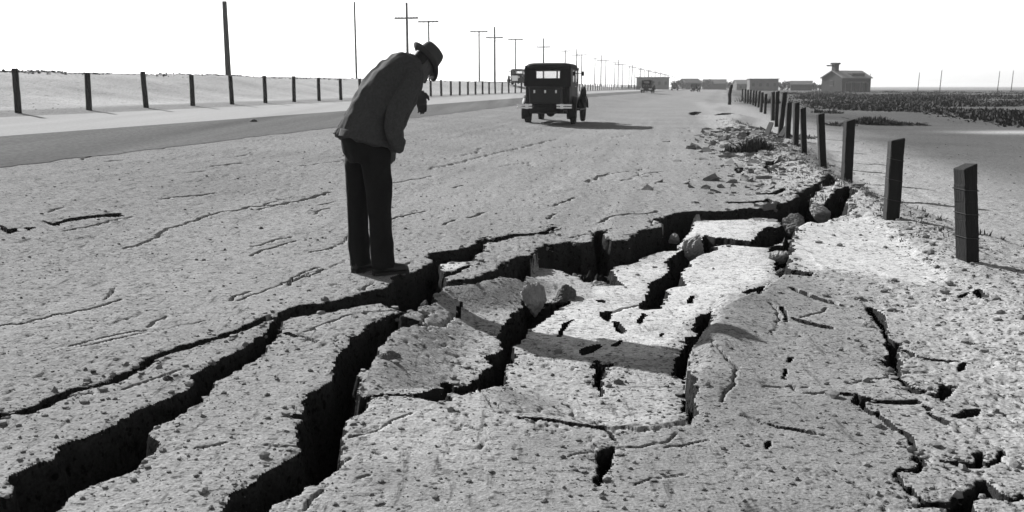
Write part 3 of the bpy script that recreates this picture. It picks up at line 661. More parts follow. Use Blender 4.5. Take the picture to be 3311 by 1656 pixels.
# ------------------------------------------------------------------ highway: asphalt lane and pale concrete lane
def strip(name, t0, t1, lift, ys, nt=6, wob=0.0, kind='structure', m=None):
    vv, ff = [], []
    for j, y in enumerate(ys):
        for i in range(nt + 1):
            t = t0 + (t1 - t0) * i / nt
            if i == 0: t += wob * (float(fbm(np.array(y * 2.2), np.array(0.3), 5, 4, 0.8)) - 0.5) * 2
            x = float(road_x(np.array(y))) - t / 0.985
            vv.append((x, y, float(base_z(x, y)) + lift))
    for j in range(len(ys) - 1):
        for i in range(nt):
            a = j * (nt + 1) + i
            ff.append((a + 1, a, a + nt + 1, a + nt + 2))
    me = bpy.data.meshes.new(name)
    me.from_pydata(vv, [], ff)
    return tag(link(name, me, None, m), kind=kind)

def road_mat(name, col, var, streak):
    m = bpy.data.materials.new(name); m.use_nodes = True
    n, l = m.node_tree.nodes, m.node_tree.links
    b = n['Principled BSDF']; b.inputs['Roughness'].default_value = 1.0; b.inputs['Specular IOR Level'].default_value = 0.0
    tc = n.new('ShaderNodeTexCoord')
    mp = n.new('ShaderNodeMapping'); mp.inputs['Rotation'].default_value = (0, 0, math.atan(ROAD_DX)); mp.inputs['Scale'].default_value = (1.3, 0.05, 1)
    l.new(tc.outputs['Object'], mp.inputs[0])
    a = n.new('ShaderNodeTexNoise'); a.inputs['Scale'].default_value = 1.0; a.inputs['Detail'].default_value = 5
    l.new(mp.outputs[0], a.inputs['Vector'])
    c = n.new('ShaderNodeTexNoise'); c.inputs['Scale'].default_value = 18; c.inputs['Detail'].default_value = 6; l.new(tc.outputs['Object'], c.inputs['Vector'])
    ra = n.new('ShaderNodeMapRange'); ra.inputs['From Min'].default_value = 0.3; ra.inputs['From Max'].default_value = 0.7; ra.inputs['To Min'].default_value = 1 - streak; ra.inputs['To Max'].default_value = 1 + streak
    rc = n.new('ShaderNodeMapRange'); rc.inputs['From Min'].default_value = 0.3; rc.inputs['From Max'].default_value = 0.7; rc.inputs['To Min'].default_value = 1 - var; rc.inputs['To Max'].default_value = 1 + var
    l.new(a.outputs[0], ra.inputs[0]); l.new(c.outputs[0], rc.inputs[0])
    x = n.new('ShaderNodeMath'); x.operation = 'MULTIPLY'; l.new(ra.outputs[0], x.inputs[0]); l.new(rc.outputs[0], x.inputs[1])
    y = n.new('ShaderNodeMath'); y.operation = 'MULTIPLY'; y.inputs[1].default_value = col; l.new(x.outputs[0], y.inputs[0])
    l.new(y.outputs[0], b.inputs['Base Color'])
    return m
ry = [6 * 1.02 ** k for k in range(240)]
strip('asphalt_lane', 7.5, 10.2, 0.006, ry, 8, 0.16, m=road_mat('worn_asphalt', 0.112, 0.22, 0.22))
strip('concrete_lane', 10.2, 13.1, 0.008, ry, 4, m=road_mat('pale_concrete', 0.27, 0.08, 0.10))

# ------------------------------------------------------------------ mesh helpers for things
def mesh_of(bm, name, smooth=False):
    me = bpy.data.meshes.new(name)
    bmesh.ops.recalc_face_normals(bm, faces=bm.faces[:])
    bm.to_mesh(me); bm.free()
    if smooth:
        me.polygons.foreach_set('use_smooth', [True] * len(me.polygons))
    return me

def bm_box(bm, c, s, rot=None):
    g = bmesh.ops.create_cube(bm, size=1.0)['verts']
    for v in g:
        v.co = Vector((v.co.x * s[0], v.co.y * s[1], v.co.z * s[2]))
        if rot is not None: v.co = rot @ v.co
        v.co += Vector(c)
    return g

def bm_bevel(bm, w, seg=2):
    bmesh.ops.bevel(bm, geom=bm.edges[:], offset=w, segments=seg, affect='EDGES', profile=0.6)

def bm_tube(bm, pts, radii, n=10, caps=True, squash=None):
    """sweep along a path; radii one per point (number or (a,b))"""
    pts = [Vector(p) for p in pts]
    rings = []
    for i, p in enumerate(pts):
        d = (pts[min(i + 1, len(pts) - 1)] - pts[max(i - 1, 0)]).normalized()
        ref = Vector((0, 1, 0)) if abs(d.y) < 0.9 else Vector((1, 0, 0))
        a = ref.cross(d).normalized(); b = d.cross(a).normalized()
        r = radii[i]; ra, rb = r if isinstance(r, tuple) else (r, r)
        rings.append([bm.verts.new(p + a * ra * math.cos(2 * math.pi * k / n) + b * rb * math.sin(2 * math.pi * k / n)) for k in range(n)])
    for i in range(len(rings) - 1):
        for k in range(n):
            bm.faces.new((rings[i][k], rings[i][(k + 1) % n], rings[i + 1][(k + 1) % n], rings[i + 1][k]))
    if caps:
        bm.faces.new(rings[0][::-1]); bm.faces.new(rings[-1])
    return rings

def bm_loft(bm, rings, caps=True):
    vr = [[bm.verts.new(p) for p in r] for r in rings]
    n = len(vr[0])
    for i in range(len(vr) - 1):
        for k in range(n):
            bm.faces.new((vr[i][k], vr[i][(k + 1) % n], vr[i + 1][(k + 1) % n], vr[i + 1][k]))
    if caps:
        bm.faces.new(vr[0][::-1]); bm.faces.new(vr[-1])
    return vr

def oval(B, F_, w, n=24, e=2.3):
    """ring whose back point is B and front point F_ in the x-z plane, half-width w along y"""
    B, F_ = Vector((B[0], 0, B[1])), Vector((F_[0], 0, F_[1]))
    mid, h = (B + F_) / 2, (F_ - B) / 2
    out = []
    for k in range(n):
        a = 2 * math.pi * k / n
        c, s = math.cos(a), math.sin(a)
        c = math.copysign(abs(c) ** (2 / e), c); s = math.copysign(abs(s) ** (2 / e), s)
        out.append(mid + h * c + Vector((0, w * s, 0)))
    return out

def remeshed(bm, name, voxel, smooth_it=4, fold=None):
    """one continuous skin over overlapping shapes"""
    bmesh.ops.recalc_face_normals(bm, faces=bm.faces[:])
    me = bpy.data.meshes.new('tmp'); bm.to_mesh(me); bm.free()
    o = bpy.data.objects.new('tmp', me); COL.objects.link(o)
    r = o.modifiers.new('r', 'REMESH'); r.mode = 'VOXEL'; r.voxel_size = voxel
    s = o.modifiers.new('s', 'SMOOTH'); s.iterations = smooth_it; s.factor = 0.5
    dg = bpy.context.evaluated_depsgraph_get()
    out = bpy.data.meshes.new_from_object(o.evaluated_get(dg))
    out.name = name
    bpy.data.objects.remove(o); bpy.data.meshes.remove(me)
    if fold is not None:
        nv = len(out.vertices)
        co = np.empty(nv * 3, np.float32); out.vertices.foreach_get('co', co)
        no = np.empty(nv * 3, np.float32); out.vertices.foreach_get('normal', no)
        co = co.reshape(-1, 3); no = no.reshape(-1, 3)
        co = co + no * fold(co, no)[:, None]
        out.vertices.foreach_set('co', co.astype(np.float32).ravel())
    out.polygons.foreach_set('use_smooth', [True] * len(out.polygons))
    out.update()
    return out

ORD = ['first', 'second', 'third', 'fourth', 'fifth', 'sixth', 'seventh', 'eighth', 'ninth', 'tenth', 'eleventh', 'twelfth', 'thirteenth', 'fourteenth', 'fifteenth', 'sixteenth', 'seventeenth', 'eighteenth', 'nineteenth', 'twentieth', 'twenty-first', 'twenty-second', 'twenty-third', 'twenty-fourth', 'twenty-fifth', 'twenty-sixth', 'twenty-seventh', 'twenty-eighth', 'twenty-ninth', 'thirtieth', 'thirty-first', 'thirty-second', 'thirty-third', 'thirty-fourth', 'thirty-fifth', 'thirty-sixth']

# ------------------------------------------------------------------ posts
M_WOOD = mat('dark_creosoted_wood', 0.009, 0.9, 0.35, 9, 0.5, 40, stretch=(3, 3, 0.5))
M_WOOD2 = mat('weathered_post_wood', 0.012, 0.9, 0.35, 9, 0.5, 40, stretch=(3, 3, 0.5))
M_WIRE = mat('dull_wire', 0.03, 0.5, 0.2, 20)

def post_mesh(w, h, sink=0.35, seed=0, round_=False):
    rng = random.Random(seed)
    bm = bmesh.new()
    if round_:
        rows = 7
        bm_tube(bm, [(rng.uniform(-1, 1) * 0.003, rng.uniform(-1, 1) * 0.003, -sink + (h + sink) * k / rows) for k in range(rows + 1)], [w / 2 * (1.06 - 0.1 * k / rows) for k in range(rows + 1)], 12)
    else:
        bm_box(bm, (0, 0, (h - sink) / 2), (w, w, h + sink))
        es = [e for e in bm.edges if abs(e.verts[0].co.z - e.verts[1].co.z) > 0.1]
        bmesh.ops.subdivide_edges(bm, edges=es, cuts=7, use_grid_fill=True)
        bm_bevel(bm, w * 0.06, 1)
        for v in bm.verts:
            v.co.x += rng.uniform(-1, 1) * w * 0.02; v.co.y += rng.uniform(-1, 1) * w * 0.02
            if v.co.z > h * 0.9: v.co.z += v.co.x * 0.22 + rng.uniform(-1, 1) * 0.004
    return mesh_of(bm, 'post')

for k, (x, y, h, w, lean) in enumerate(RIGHT_POSTS):
    z = ground_z(x, y)
    me = post_mesh(min(w, 0.125), h - z, 0.3, k)
    o = link('fence_post', me, None, M_WOOD)
    o.location = (x, y, z)
    o.rotation_euler = (R(random.uniform(-2, 2)), lean, R([18, -6, 4, 0, -8, 5][k] if k < 6 else random.uniform(-15, 15)))
    if k == 0: lb = 'nearest square fence post on the right, leaning left, with a pale lit side'
    elif k < 12: lb = f'{ORD[k]} dark fence post from the camera in the right-hand row'
    else: lb = f'{ORD[k]} post from the camera in the right-hand row, small in its crowded far end'
    tag(o, lb, 'fence post', 'posts of the right-hand fence')
    if k < 2:
        for q in range(3):
            bm = bmesh.new()
            ww = min(w, 0.125) / 2 + 0.003
            zz = (h - z) * (0.25 + 0.25 * q)
            c = [(-ww, -ww, zz + 0.012), (ww, -ww, zz - 0.012), (ww, ww, zz + 0.008), (-ww, ww, zz + 0.02)]
            for e in range(4): bm_tube(bm, [c[e], c[(e + 1) % 4]], [0.0022, 0.0022], 6)
            link('wire_wrap', mesh_of(bm, 'wire_wrap'), o, M_WIRE)
# crooked tall post at the far end
bm = bmesh.new()
bm_tube(bm, [(0, 0, -0.3), (0.02, 0, 0.35), (-0.01, 0, 0.75), (0.05, 0, 1.1), (0.13, 0, 1.42)], [0.13, 0.12, 0.13, 0.12, 0.1], 10)
o = link('crooked_post', mesh_of(bm, 'crooked_post'), None, M_WOOD)
o.location = (15.72, 68.0, ground_z(15.72, 68.0))
tag(o, 'tall crooked dark post standing alone left of the far fence end', 'post')

LP = [post_mesh(0.135, 0.92, 0.3, 50 + k, True) for k in range(4)]
LS = [post_mesh(0.16, 0.92, 0.3, 60 + k, True) for k in range(2)]
for k in range(96):
    y = 20.2 + 2.45 * k
    x = float(road_x(np.array(y))) - 13.9 / 0.985
    o = link('roadside_post', (LP if k < 60 else LS)[k % (4 if k < 60 else 2)])
    if not o.data.materials: o.data.materials.append(M_WOOD2)
    o.location = (x, y, ground_z(x, y) - 0.01)
    rr = random.Random(k)
    o.scale = (1, 1, rr.uniform(0.96, 1.05))
    o.rotation_euler = (R(rr.uniform(-1.5, 1.5)), R(rr.uniform(-1.8, 1.8)), rr.uniform(0, 6))
    lb = (f'{ORD[k]} dark guard post from the left edge in the row across the highway' if k < 34 else
          'far-off dark guard post in the dense receding end of the left row')
    tag(o, lb, 'guard post', 'guard posts along the far side of the highway')

# ------------------------------------------------------------------ telephone poles
M_POLE = mat('pole_wood', 0.014, 0.9, 0.3, 4, stretch=(4, 4, 0.3))
M_GLASSY = mat('insulator_glass', 0.04, 0.3, 0.1, 4)
def pole(x, y, top, dia, arm_z=None, arm_len=2.6, pins=8, label='', lean=0.0):
    z = ground_z(x, y) - 0.4
    t = empty('telephone_pole', (x, y, z), R(-10))
    t.rotation_euler = (0, R(lean), R(-10))
    bm = bmesh.new()
    hh = top - z
    bm_tube(bm, [(0, 0, hh * k / 5) for k in range(6)], [dia / 2 * (1.08 - 0.28 * k / 5) for k in range(6)], 10)
    link('pole_shaft', mesh_of(bm, 'pole_shaft', True), t, M_POLE)
    if arm_z:
        az = arm_z - z
        bm = bmesh.new(); bm_box(bm, (0, -dia / 2 - 0.03, az), (arm_len, 0.12, 0.17)); bm_bevel(bm, 0.01, 1)
        a = link('crossarm', mesh_of(bm, 'crossarm'), t, M_POLE)
        bm = bmesh.new()
        for s in (-1, 1): bm_tube(bm, [(s * arm_len * 0.28, -dia / 2 - 0.06, az), (0, -dia / 2 - 0.02, az - 0.6)], [0.02, 0.02], 5)
        link('arm_brace', mesh_of(bm, 'arm_brace'), t, M_POLE)
        for p in range(pins):
            px = -arm_len / 2 + arm_len * (p + 0.5) / pins
            if abs(px) < dia: continue
            bm = bmesh.new()
            bm_tube(bm, [(px, -dia / 2 - 0.03, az + 0.06), (px, -dia / 2 - 0.03, az + 0.12), (px, -dia / 2 - 0.03, az + 0.2)], [0.02, 0.05, 0.035], 6)
            link('insulator', mesh_of(bm, 'insulator'), a, M_GLASSY)
    tag(t, label, 'telephone pole', 'telephone poles along the highway')
    return t

def px_x(px, y):      # lateral position seen at a given picture column, for far things at a known distance
    return (px - 1655.5) / 3000 * (y * 0.9837 + 0.05)
def zabove(py, y):    # height for a picture row at a known distance
    return 1.2 + (280 - py) / 3000 * y

pole(px_x(741, 60), 60, 6.45, 0.36, None, 2.6, 8, 'thickest pole, rising from the bank behind the left posts', 0.0)
pole(px_x(1154, 94), 94, 9.38, 0.21, None, 2.6, 6, 'thin pole rising from behind the back of the bent man')
cross = [(1320, 101, 'dark pole with a low crossarm above the neck of the man'), (1600, 141, 'dark cross-shaped pole in the open gap between the man and the car'), (1757, 174, 'dark cross-shaped pole rising directly behind the car roof')]
for px, d, lb in cross: pole(px_x(px, d), d, 9.9, 0.30, 8.3, 2.6, 8, lb)
tee = [(1389, 117, 'thin T-shaped pole rising behind the hat of the man'), (1550, 138, 'T-shaped pole just left of the cross-shaped one in the open gap'), (1667, 161, 'pale T-shaped pole left of the car roof')]
for px, d, lb in tee: pole(px_x(px, d), d, 9.15, 0.24, 9.0, 2.6, 6, lb)
for k in range(12):
    d = 221 + 46 * k
    pole(15.1 + 0.218 * (d - 221), d, 9.9, 0.30, 8.4, 2.6, 0, (f'{ORD[k]} distant cross-shaped pole beyond the car roof, counting away along the highway' if k < 6 else 'tiny cross-shaped pole at the far vanishing end of the pole line'), (0 if k != 3 else 4))
for k in range(18):
    d = 212 + 26 * k
    pole(11.9 + 0.216 * (d - 212), d, 9.15, 0.26, 9.0, 2.6, 0, (f'{ORD[k]} distant T-shaped pole right of the car roof, counting away along the highway' if k < 8 else 'tiny T-shaped pole at the far vanishing end of the pole line'))
for px, py, d, lb in ((2968, 236, 260, 'faint bare pole nearest the barn on the right horizon'), (3039, 228, 240, 'second faint bare pole right of the barn on the horizon'), (3226, 232, 260, 'left one of two faint poles near the right picture edge'), (3270, 230, 250, 'right one of two faint poles near the right picture edge'), (2810, 240, 270, 'faint leaning pole just right of the barn')):
    pole(px_x(px, d), d, zabove(py, d), 0.2, None, label=lb, lean=1.5)

# ------------------------------------------------------------------ clods, fallen boards, loose stones
M_CLOD = mat('clod_soil', 0.075, 0.95, 0.3, 14, 0.9, 40, bdist=0.02)
M_CLODP = mat('pale_sunlit_clod_soil', 0.20, 0.95, 0.25, 14, 0.9, 40, bdist=0.02)  # for pale clods; sunlit ones also get their light as paler colour
def clod_mesh(sx, sy, sz, seed, sub=5, angular=0.36):
    bm = bmesh.new()
    bmesh.ops.create_icosphere(bm, subdivisions=sub, radius=1.0)
    co = np.array([v.co[:] for v in bm.verts])
    rng = np.random.default_rng(seed)
    for _ in range(13):       # cut facets like broken earth
        nrm = rng.normal(size=3); nrm /= np.linalg.norm(nrm)
        off = rng.uniform(0.35, 0.8)
        dd = co @ nrm - off
        co = co - np.where(dd > 0, dd, 0)[:, None] * nrm * angular * 1.9
    n = fbm(co[:, 0] * 3 + seed, co[:, 1] * 3 + co[:, 2] * 2.1, seed, 4) - 0.5
    n2 = fbm(co[:, 0] * 9 + seed, co[:, 2] * 9 + co[:, 1] * 4, seed + 9, 3) - 0.5
    co = co * (1 + 0.34 * n + 0.30 * n2)[:, None]
    for v, c in zip(bm.verts, co): v.co = (c[0] * sx, c[1] * sy, c[2] * sz)
    return mesh_of(bm, 'soil_clod')
for k, (x, y, z, sx, sz, lb) in enumerate(CLODS):
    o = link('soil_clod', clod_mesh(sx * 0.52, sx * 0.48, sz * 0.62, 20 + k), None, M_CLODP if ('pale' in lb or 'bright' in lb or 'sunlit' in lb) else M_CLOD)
    o.location = (x, y, z + sz * 0.15)
    o.rotation_euler = (0, 0, random.uniform(0, 6))
    tag(o, lb, 'soil clod', 'broken clods among the fissures')
for k, (x0, y0, x1, y1, w, lb) in enumerate(((6.15, 22.6, 7.35, 26.6, 0.13, 'upper of two dark fallen boards lying left of the fence'), (6.35, 22.1, 7.3, 24.9, 0.12, 'lower of two dark fallen boards lying left of the fence'))):
    L = math.hypot(x1 - x0, y1 - y0)
    bm = bmesh.new(); bm_box(bm, (0, 0, 0), (w, L, 0.07)); bm_bevel(bm, 0.008, 1)
    o = link('fallen_board', mesh_of(bm, 'fallen_board'), None, M_WOOD)
    o.location = ((x0 + x1) / 2, (y0 + y1) / 2, ground_z((x0 + x1) / 2, (y0 + y1) / 2) + 0.08)
    o.rotation_euler = (R(2.5), R(8), -math.atan2(x1 - x0, y1 - y0))
    tag(o, lb, 'board')

def scatter_stones(name, n, pick, size, seed, m):
    rng = np.random.default_rng(seed)
    base = []
    for s in range(5):
        bm = bmesh.new(); bmesh.ops.create_icosphere(bm, subdivisions=1, radius=1.0)
        r = np.random.default_rng(s)
        c = np.array([v.co[:] for v in bm.verts]) * r.uniform(0.6, 1.15, (len(bm.verts), 1))
        f = np.array([[v.index for v in g.verts] for g in bm.faces]); bm.free(); base.append((c, f))
    V, Fc, off, cnt = [], [], 0, 0
    while cnt < n:
        x, y = pick(rng)
        j = np.searchsorted(YS, y); i = np.searchsorted(U, x / (y + 1))
        if i >= NU or depth[j, i] > 0 or onroad[j, i] > 0.5: cnt += 1; continue
        if rough[j, i] < 0.3 and rng.random() < 0.85: cnt += 1; continue
        c, f = base[cnt % 5]
        s = size(rng, y)
        a = rng.uniform(0, 6.28)
        M = np.array([[math.cos(a), -math.sin(a), 0], [math.sin(a), math.cos(a), 0], [0, 0, 1]])
        p = (c * s * np.array([1, rng.uniform(0.6, 1), rng.uniform(0.45, 0.8)])) @ M.T + np.array([x, y, ground_z(x, y) + s * 0.2])
        V.append(p); Fc.append(f + off); off += len(c); cnt += 1
    me = bpy.data.meshes.new(name)
    me.from_pydata(np.concatenate(V).tolist(), [], np.concatenate(Fc).tolist())
    return tag(link(name, me, None, m), kind='stuff')
def pick_near(rng):
    y = 2.3 * math.exp(rng.uniform(0, 2.4))
    return rng.uniform(-0.62, 0.62) * y, y
o = scatter_stones('loose_crumbs', 12000, pick_near, lambda r, y: min(0.014, 0.0025 + 0.003 * r.pareto(2.4)) * (0.8 + y * 0.05), 3, mat('crumb_soil', 0.10, 0.95, 0.35, 25))
tag(o, 'loose crumbs and pebbles scattered over the broken soil', 'gravel')
RIMS = [(p, q) for d_, pts in CRACKS if d_ > 0.15 for p, q in zip(pts, pts[1:] + pts[:1])]
def pick_rim(rng):
    p, q = RIMS[int(rng.integers(len(RIMS)))]; f = rng.random()
    return p[0] + (q[0] - p[0]) * f + rng.normal(0, 0.06), max(1.5, p[1] + (q[1] - p[1]) * f + rng.normal(0, 0.07))
o = scatter_stones('rim_rubble', 5000, pick_rim, lambda r, y: min(0.028, 0.0035 + 0.0045 * r.pareto(2.2)) * (0.7 + y * 0.06), 9, mat('rim_rubble_soil', 0.13, 0.95, 0.4, 25))
tag(o, 'crumbs broken from the edges of the fissures', 'rubble')
def pick_bank(rng):
    y = rng.uniform(2.3, 24) ; t = rng.normal(-1.75, 0.5)
    return float(road_x(np.array(y))) - t / 0.985, y
o = scatter_stones('bank_gravel', 7000, pick_bank, lambda r, y: min(0.035, 0.005 + 0.006 * r.pareto(2.2)) * (0.8 + y * 0.03), 4, mat('bank_gravel_soil', 0.14, 0.95, 0.4, 25))
tag(o, 'loose gravel along the bank below the right-hand fence', 'gravel')
# thin plates of crust, broken loose and tilted, along the fence bank and in the sunk ground
def crust_plates(name, n, pick, seed, m, label):
    rng = random.Random(seed)
    V, Fc = [], []
    for k in range(n):
        x, y, s = pick(rng)
        j, i_ = int(np.searchsorted(YS, y)), int(np.searchsorted(U, x / (y + 1)))
        if depth[j, i_] > 0.05: continue
        nv = rng.choice((4, 5, 6)); a0 = rng.uniform(0, 6)
        th = s * rng.uniform(0.25, 0.5)
        M = Matrix.Rotation(rng.gauss(0, 0.4), 3, 'X') @ Matrix.Rotation(rng.gauss(0, 0.28), 3, 'Y')
        ring = [(s * rng.uniform(0.55, 1.1) * math.cos(a0 + 6.283 * i / nv), s * rng.uniform(0.4, 0.9) * math.sin(a0 + 6.283 * i / nv)) for i in range(nv)]
        z = ground_z(x, y) - th * 0.1; b = len(V)
        for zz, g in ((0.5, 1.0), (-0.5, 0.85)):
            for px, py in ring: V.append(tuple(M @ Vector((px * g + rng.gauss(0, 0.03) * s, py * g, zz * th)) + Vector((x, y, z))))
        Fc.append(tuple(range(b, b + nv))); Fc.append(tuple(range(b + 2 * nv - 1, b + nv - 1, -1)))
        for i in range(nv): Fc.append((b + i, b + nv + i, b + nv + (i + 1) % nv, b + (i + 1) % nv))
    me = bpy.data.meshes.new(name); me.from_pydata(V, [], Fc)
    return tag(link(name, me, None, m), label, 'rubble', kind='stuff')
def plate_bank(r):
    y = r.uniform(8.5, 27); t = r.gauss(-1.1, 0.6) - 0.02 * y
    return float(road_x(np.array(y))) - t / 0.985, y, min(0.17, 0.025 + 0.035 * r.paretovariate(2.2) * y / 14)
crust_plates('bank_rubble', 420, plate_bank, 31, mat('crust_plate_soil', 0.13, 0.95, 0.4, 12, 0.6, 60), 'broken plates of crust along the bank left of the fence')
def plate_rim(r):
    p, q = RIMS[r.randrange(len(RIMS))]; f = r.random()
    return p[0] + (q[0] - p[0]) * f + r.gauss(0, 0.05), max(1.5, p[1] + (q[1] - p[1]) * f + r.gauss(0, 0.05)), min(0.028, 0.008 + 0.006 * r.paretovariate(2.0)) * (0.7 + 0.05 * p[1])
crust_plates('fissure_rubble', 260, plate_rim, 32, mat('fissure_plate_soil', 0.12, 0.95, 0.4, 18, 0.6, 80), 'small broken plates of crust along the fissure edges')
# single darker stones on the open dirt
M_STONE = mat('dark_stone', 0.03, 0.9, 0.3, 12, 0.5, 40)
for k, (px, py, s, lb) in enumerate(((842, 728, 11, 'dark stone on the open dirt left of the legs of the man'), (823, 444, 16, 'dark stone at the edge of the asphalt left of the man'), (1310, 721, 9, 'larger of two dark stones right of the knees of the man'), (1368, 693, 7, 'smaller of two dark stones right of the knees of the man'), (298, 1168, 14, 'low dark clod on the dirt above the thin left crack'), (535, 1190, 22, 'broad dark clod between the thin crack and the big left fissure'))):
    a = math.atan(548 / 3000) + math.atan((py - 828) / 3000)
    y = 1.15 / math.tan(a); x = (px - 1655.5) / 3000 * (y * 0.984 + 0.2)
    o = link('stone', clod_mesh(s * y / 3000, s * y / 3000 * 0.8, s * y / 3000 * 0.6, 70 + k, 3), None, M_STONE)
    o.location = (x, y, ground_z(x, y) + 0.2 * s * y / 3000)
    tag(o, lb, 'stone', 'single stones on the dirt')

# ------------------------------------------------------------------ the man bending over the fissure
M_TWEED = mat('tweed_jacket', 0.042, 0.95, 0.25, 60, 0.5, 250, spec=0.15, bdist=0.003)
M_TROUSER = mat('dark_trousers', 0.009, 0.9, 0.2, 40, 0.3, 250, spec=0.15, bdist=0.002)
M_SKIN = mat('skin', 0.05, 0.6, 0.1, 20)
M_HAIR = mat('dark_hair', 0.008, 0.6, 0.3, 60)
M_HAT = mat('felt_hat', 0.04, 0.9, 0.15, 30, 0.2, 200, bdist=0.002)
M_BAND = mat('hat_ribbon', 0.006, 0.6, 0.1, 30)
M_SHOE = mat('leather_shoe', 0.01, 0.45, 0.2, 30)
M_SHIRT = mat('white_shirt', 0.4, 0.9, 0.05, 30)
M_TIE = mat('dark_tie', 0.012, 0.7, 0.2, 40)

man = empty('person', (-0.90, 5.95, 0), R(30))
man.location.z = ground_z(-0.90, 5.95) + 0.002
tag(man, 'man in tweed jacket, dark trousers and felt hat bending over the fissure', 'person')
man.scale = (0.86, 0.80, 0.985)

def fold_jacket(co, no):
    x, y, z = co[:, 0], co[:, 1], co[:, 2]
    # drag folds hanging from the shoulder blades and bunching at the elbow and waist
    f = vnoise(y * 22 + 3, z * 3.5 + x * 3, 7) - 0.5
    g = vnoise((x + z) * 16, y * 9 + (x - z) * 3, 8) - 0.5
    h = vnoise(x * 9, z * 9 + y * 4, 9) - 0.5
    k = vnoise(y * 14 + x * 6, z * 5 - x * 5, 6)
    return 0.022 * f + 0.018 * g + 0.010 * h + 0.034 * (np.abs(k - 0.5) * -2 + 0.6)
def fold_trouser(co, no):
    x, y, z = co[:, 0], co[:, 1], co[:, 2]
    f = vnoise(z * 10 + x * 5, y * 8 + x * 12, 17) - 0.5
    g = vnoise(x * 26, y * 26 + z * 1.5, 18) - 0.5
    k = vnoise(z * 7 - x * 9, y * 5, 19)
    return (0.012 * f + 0.010 * g + 0.012 * (0.5 - np.abs(k - 0.5) * 2)) * np.clip(z * 6, 0.2, 1)

# jacket: body, two sleeves, collar
bm = bmesh.new()
body = [((-0.268, 0.915), (0.178, 0.805), 0.212), ((-0.258, 0.94), (0.18, 0.83), 0.212), ((-0.225, 1.00), (0.190, 0.88), 0.205), ((-0.170, 1.11), (0.215, 0.97), 0.198),
        ((-0.110, 1.215), (0.245, 1.05), 0.208), ((-0.045, 1.305), (0.272, 1.12), 0.222), ((0.025, 1.372), (0.292, 1.18), 0.222), ((0.095, 1.408), (0.298, 1.235), 0.195), ((0.16, 1.416), (0.298, 1.275), 0.14), ((0.215, 1.41), (0.293, 1.305), 0.09)]
bm_loft(bm, [oval(*b, n=32, e=2.5) for b in body])
# right sleeve (camera side): elbow back, hand in the pocket
bm_tube(bm, [(0.175, -0.15, 1.325), (0.165, -0.205, 1.27), (0.115, -0.245, 1.15), (0.055, -0.262, 1.03), (0.06, -0.258, 0.985), (0.100, -0.232, 0.91), (0.125, -0.19, 0.83)],
        [0.075, 0.078, 0.070, 0.062, 0.060, 0.058, 0.060], 16)
# left sleeve: forearm raised in front of the chest
bm_tube(bm, [(0.165, 0.15, 1.325), (0.16, 0.22, 1.27), (0.15, 0.25, 1.17), (0.165, 0.25, 1.08), (0.20, 0.24, 1.06), (0.285, 0.17, 1.12), (0.355, 0.10, 1.175)],
        [0.075, 0.074, 0.066, 0.058, 0.056, 0.050, 0.044], 16)
jacket = link('jacket', remeshed(bm, 'jacket', 0.009, 5, fold_jacket), man, M_TWEED)
# hanging jacket skirt, a thin flared tail with an open front, standing away from the seat
def skirt(a0, a1, drop, flare, name):
    vv, ff = [], []
    na, nz = 26, 6
    for j in range(nz + 1):
        f = j / nz
        r = oval((-0.256 - flare * f, 0.955 - drop * f), (0.187, 0.83 - 0.03 * f), 0.214 + 0.012 * f, 96, 2.5)
        for i in range(na + 1):
            a = a0 + (a1 - a0) * i / na
            p = r[int(round(a / (2 * math.pi) * 96)) % 96]
            w = 0.007 * math.sin(a * 9 + 1.0) * f
            d = Vector((p.x + 0.04, p.y, 0)).normalized()
            vv.append(tuple(p + d * w))
    for j in range(nz):
        for i in range(na):
            q = j * (na + 1) + i
            ff.append((q, q + 1, q + na + 2, q + na + 1))
    me = bpy.data.meshes.new(name); me.from_pydata(vv, [], ff)
    o = link(name, me, man, M_TWEED)
    s = o.modifiers.new('t', 'SOLIDIFY'); s.thickness = 0.006
    me.polygons.foreach_set('use_smooth', [True] * len(me.polygons))
    return o
skirt(R(70), R(176), 0.035, 0.018, 'jacket_tail')
skirt(R(184), R(300), 0.045, 0.014, 'jacket_tail')
# trousers
bm = bmesh.new()
bm_loft(bm, [oval((-0.215, 0.93), (0.135, 0.86), 0.175, 24), oval((-0.222, 0.88), (0.138, 0.81), 0.185, 24), oval((-0.205, 0.80), (0.130, 0.76), 0.180, 24), oval((-0.16, 0.74), (0.10, 0.73), 0.14, 24)])
bm_tube(bm, [(-0.005, -0.095, 0.82), (0.0, -0.10, 0.70), (0.015, -0.105, 0.56), (0.018, -0.105, 0.44), (0.022, -0.105, 0.28), (0.030, -0.105, 0.14), (0.035, -0.105, 0.045)],
        [(0.118, 0.092), (0.110, 0.090), (0.094, 0.082), (0.084, 0.074), (0.080, 0.072), (0.082, 0.074), (0.086, 0.078)], 20)
bm_tube(bm, [(-0.055, 0.09, 0.82), (-0.065, 0.095, 0.70), (-0.075, 0.10, 0.56), (-0.078, 0.10, 0.44), (-0.082, 0.105, 0.28), (-0.078, 0.105, 0.14), (-0.072, 0.105, 0.045)],
        [(0.112, 0.092), (0.104, 0.088), (0.088, 0.080), (0.078, 0.072), (0.076, 0.070), (0.078, 0.072), (0.082, 0.076)], 20)
link('trousers', remeshed(bm, 'trousers', 0.009, 3, fold_trouser), man, M_TROUSER)

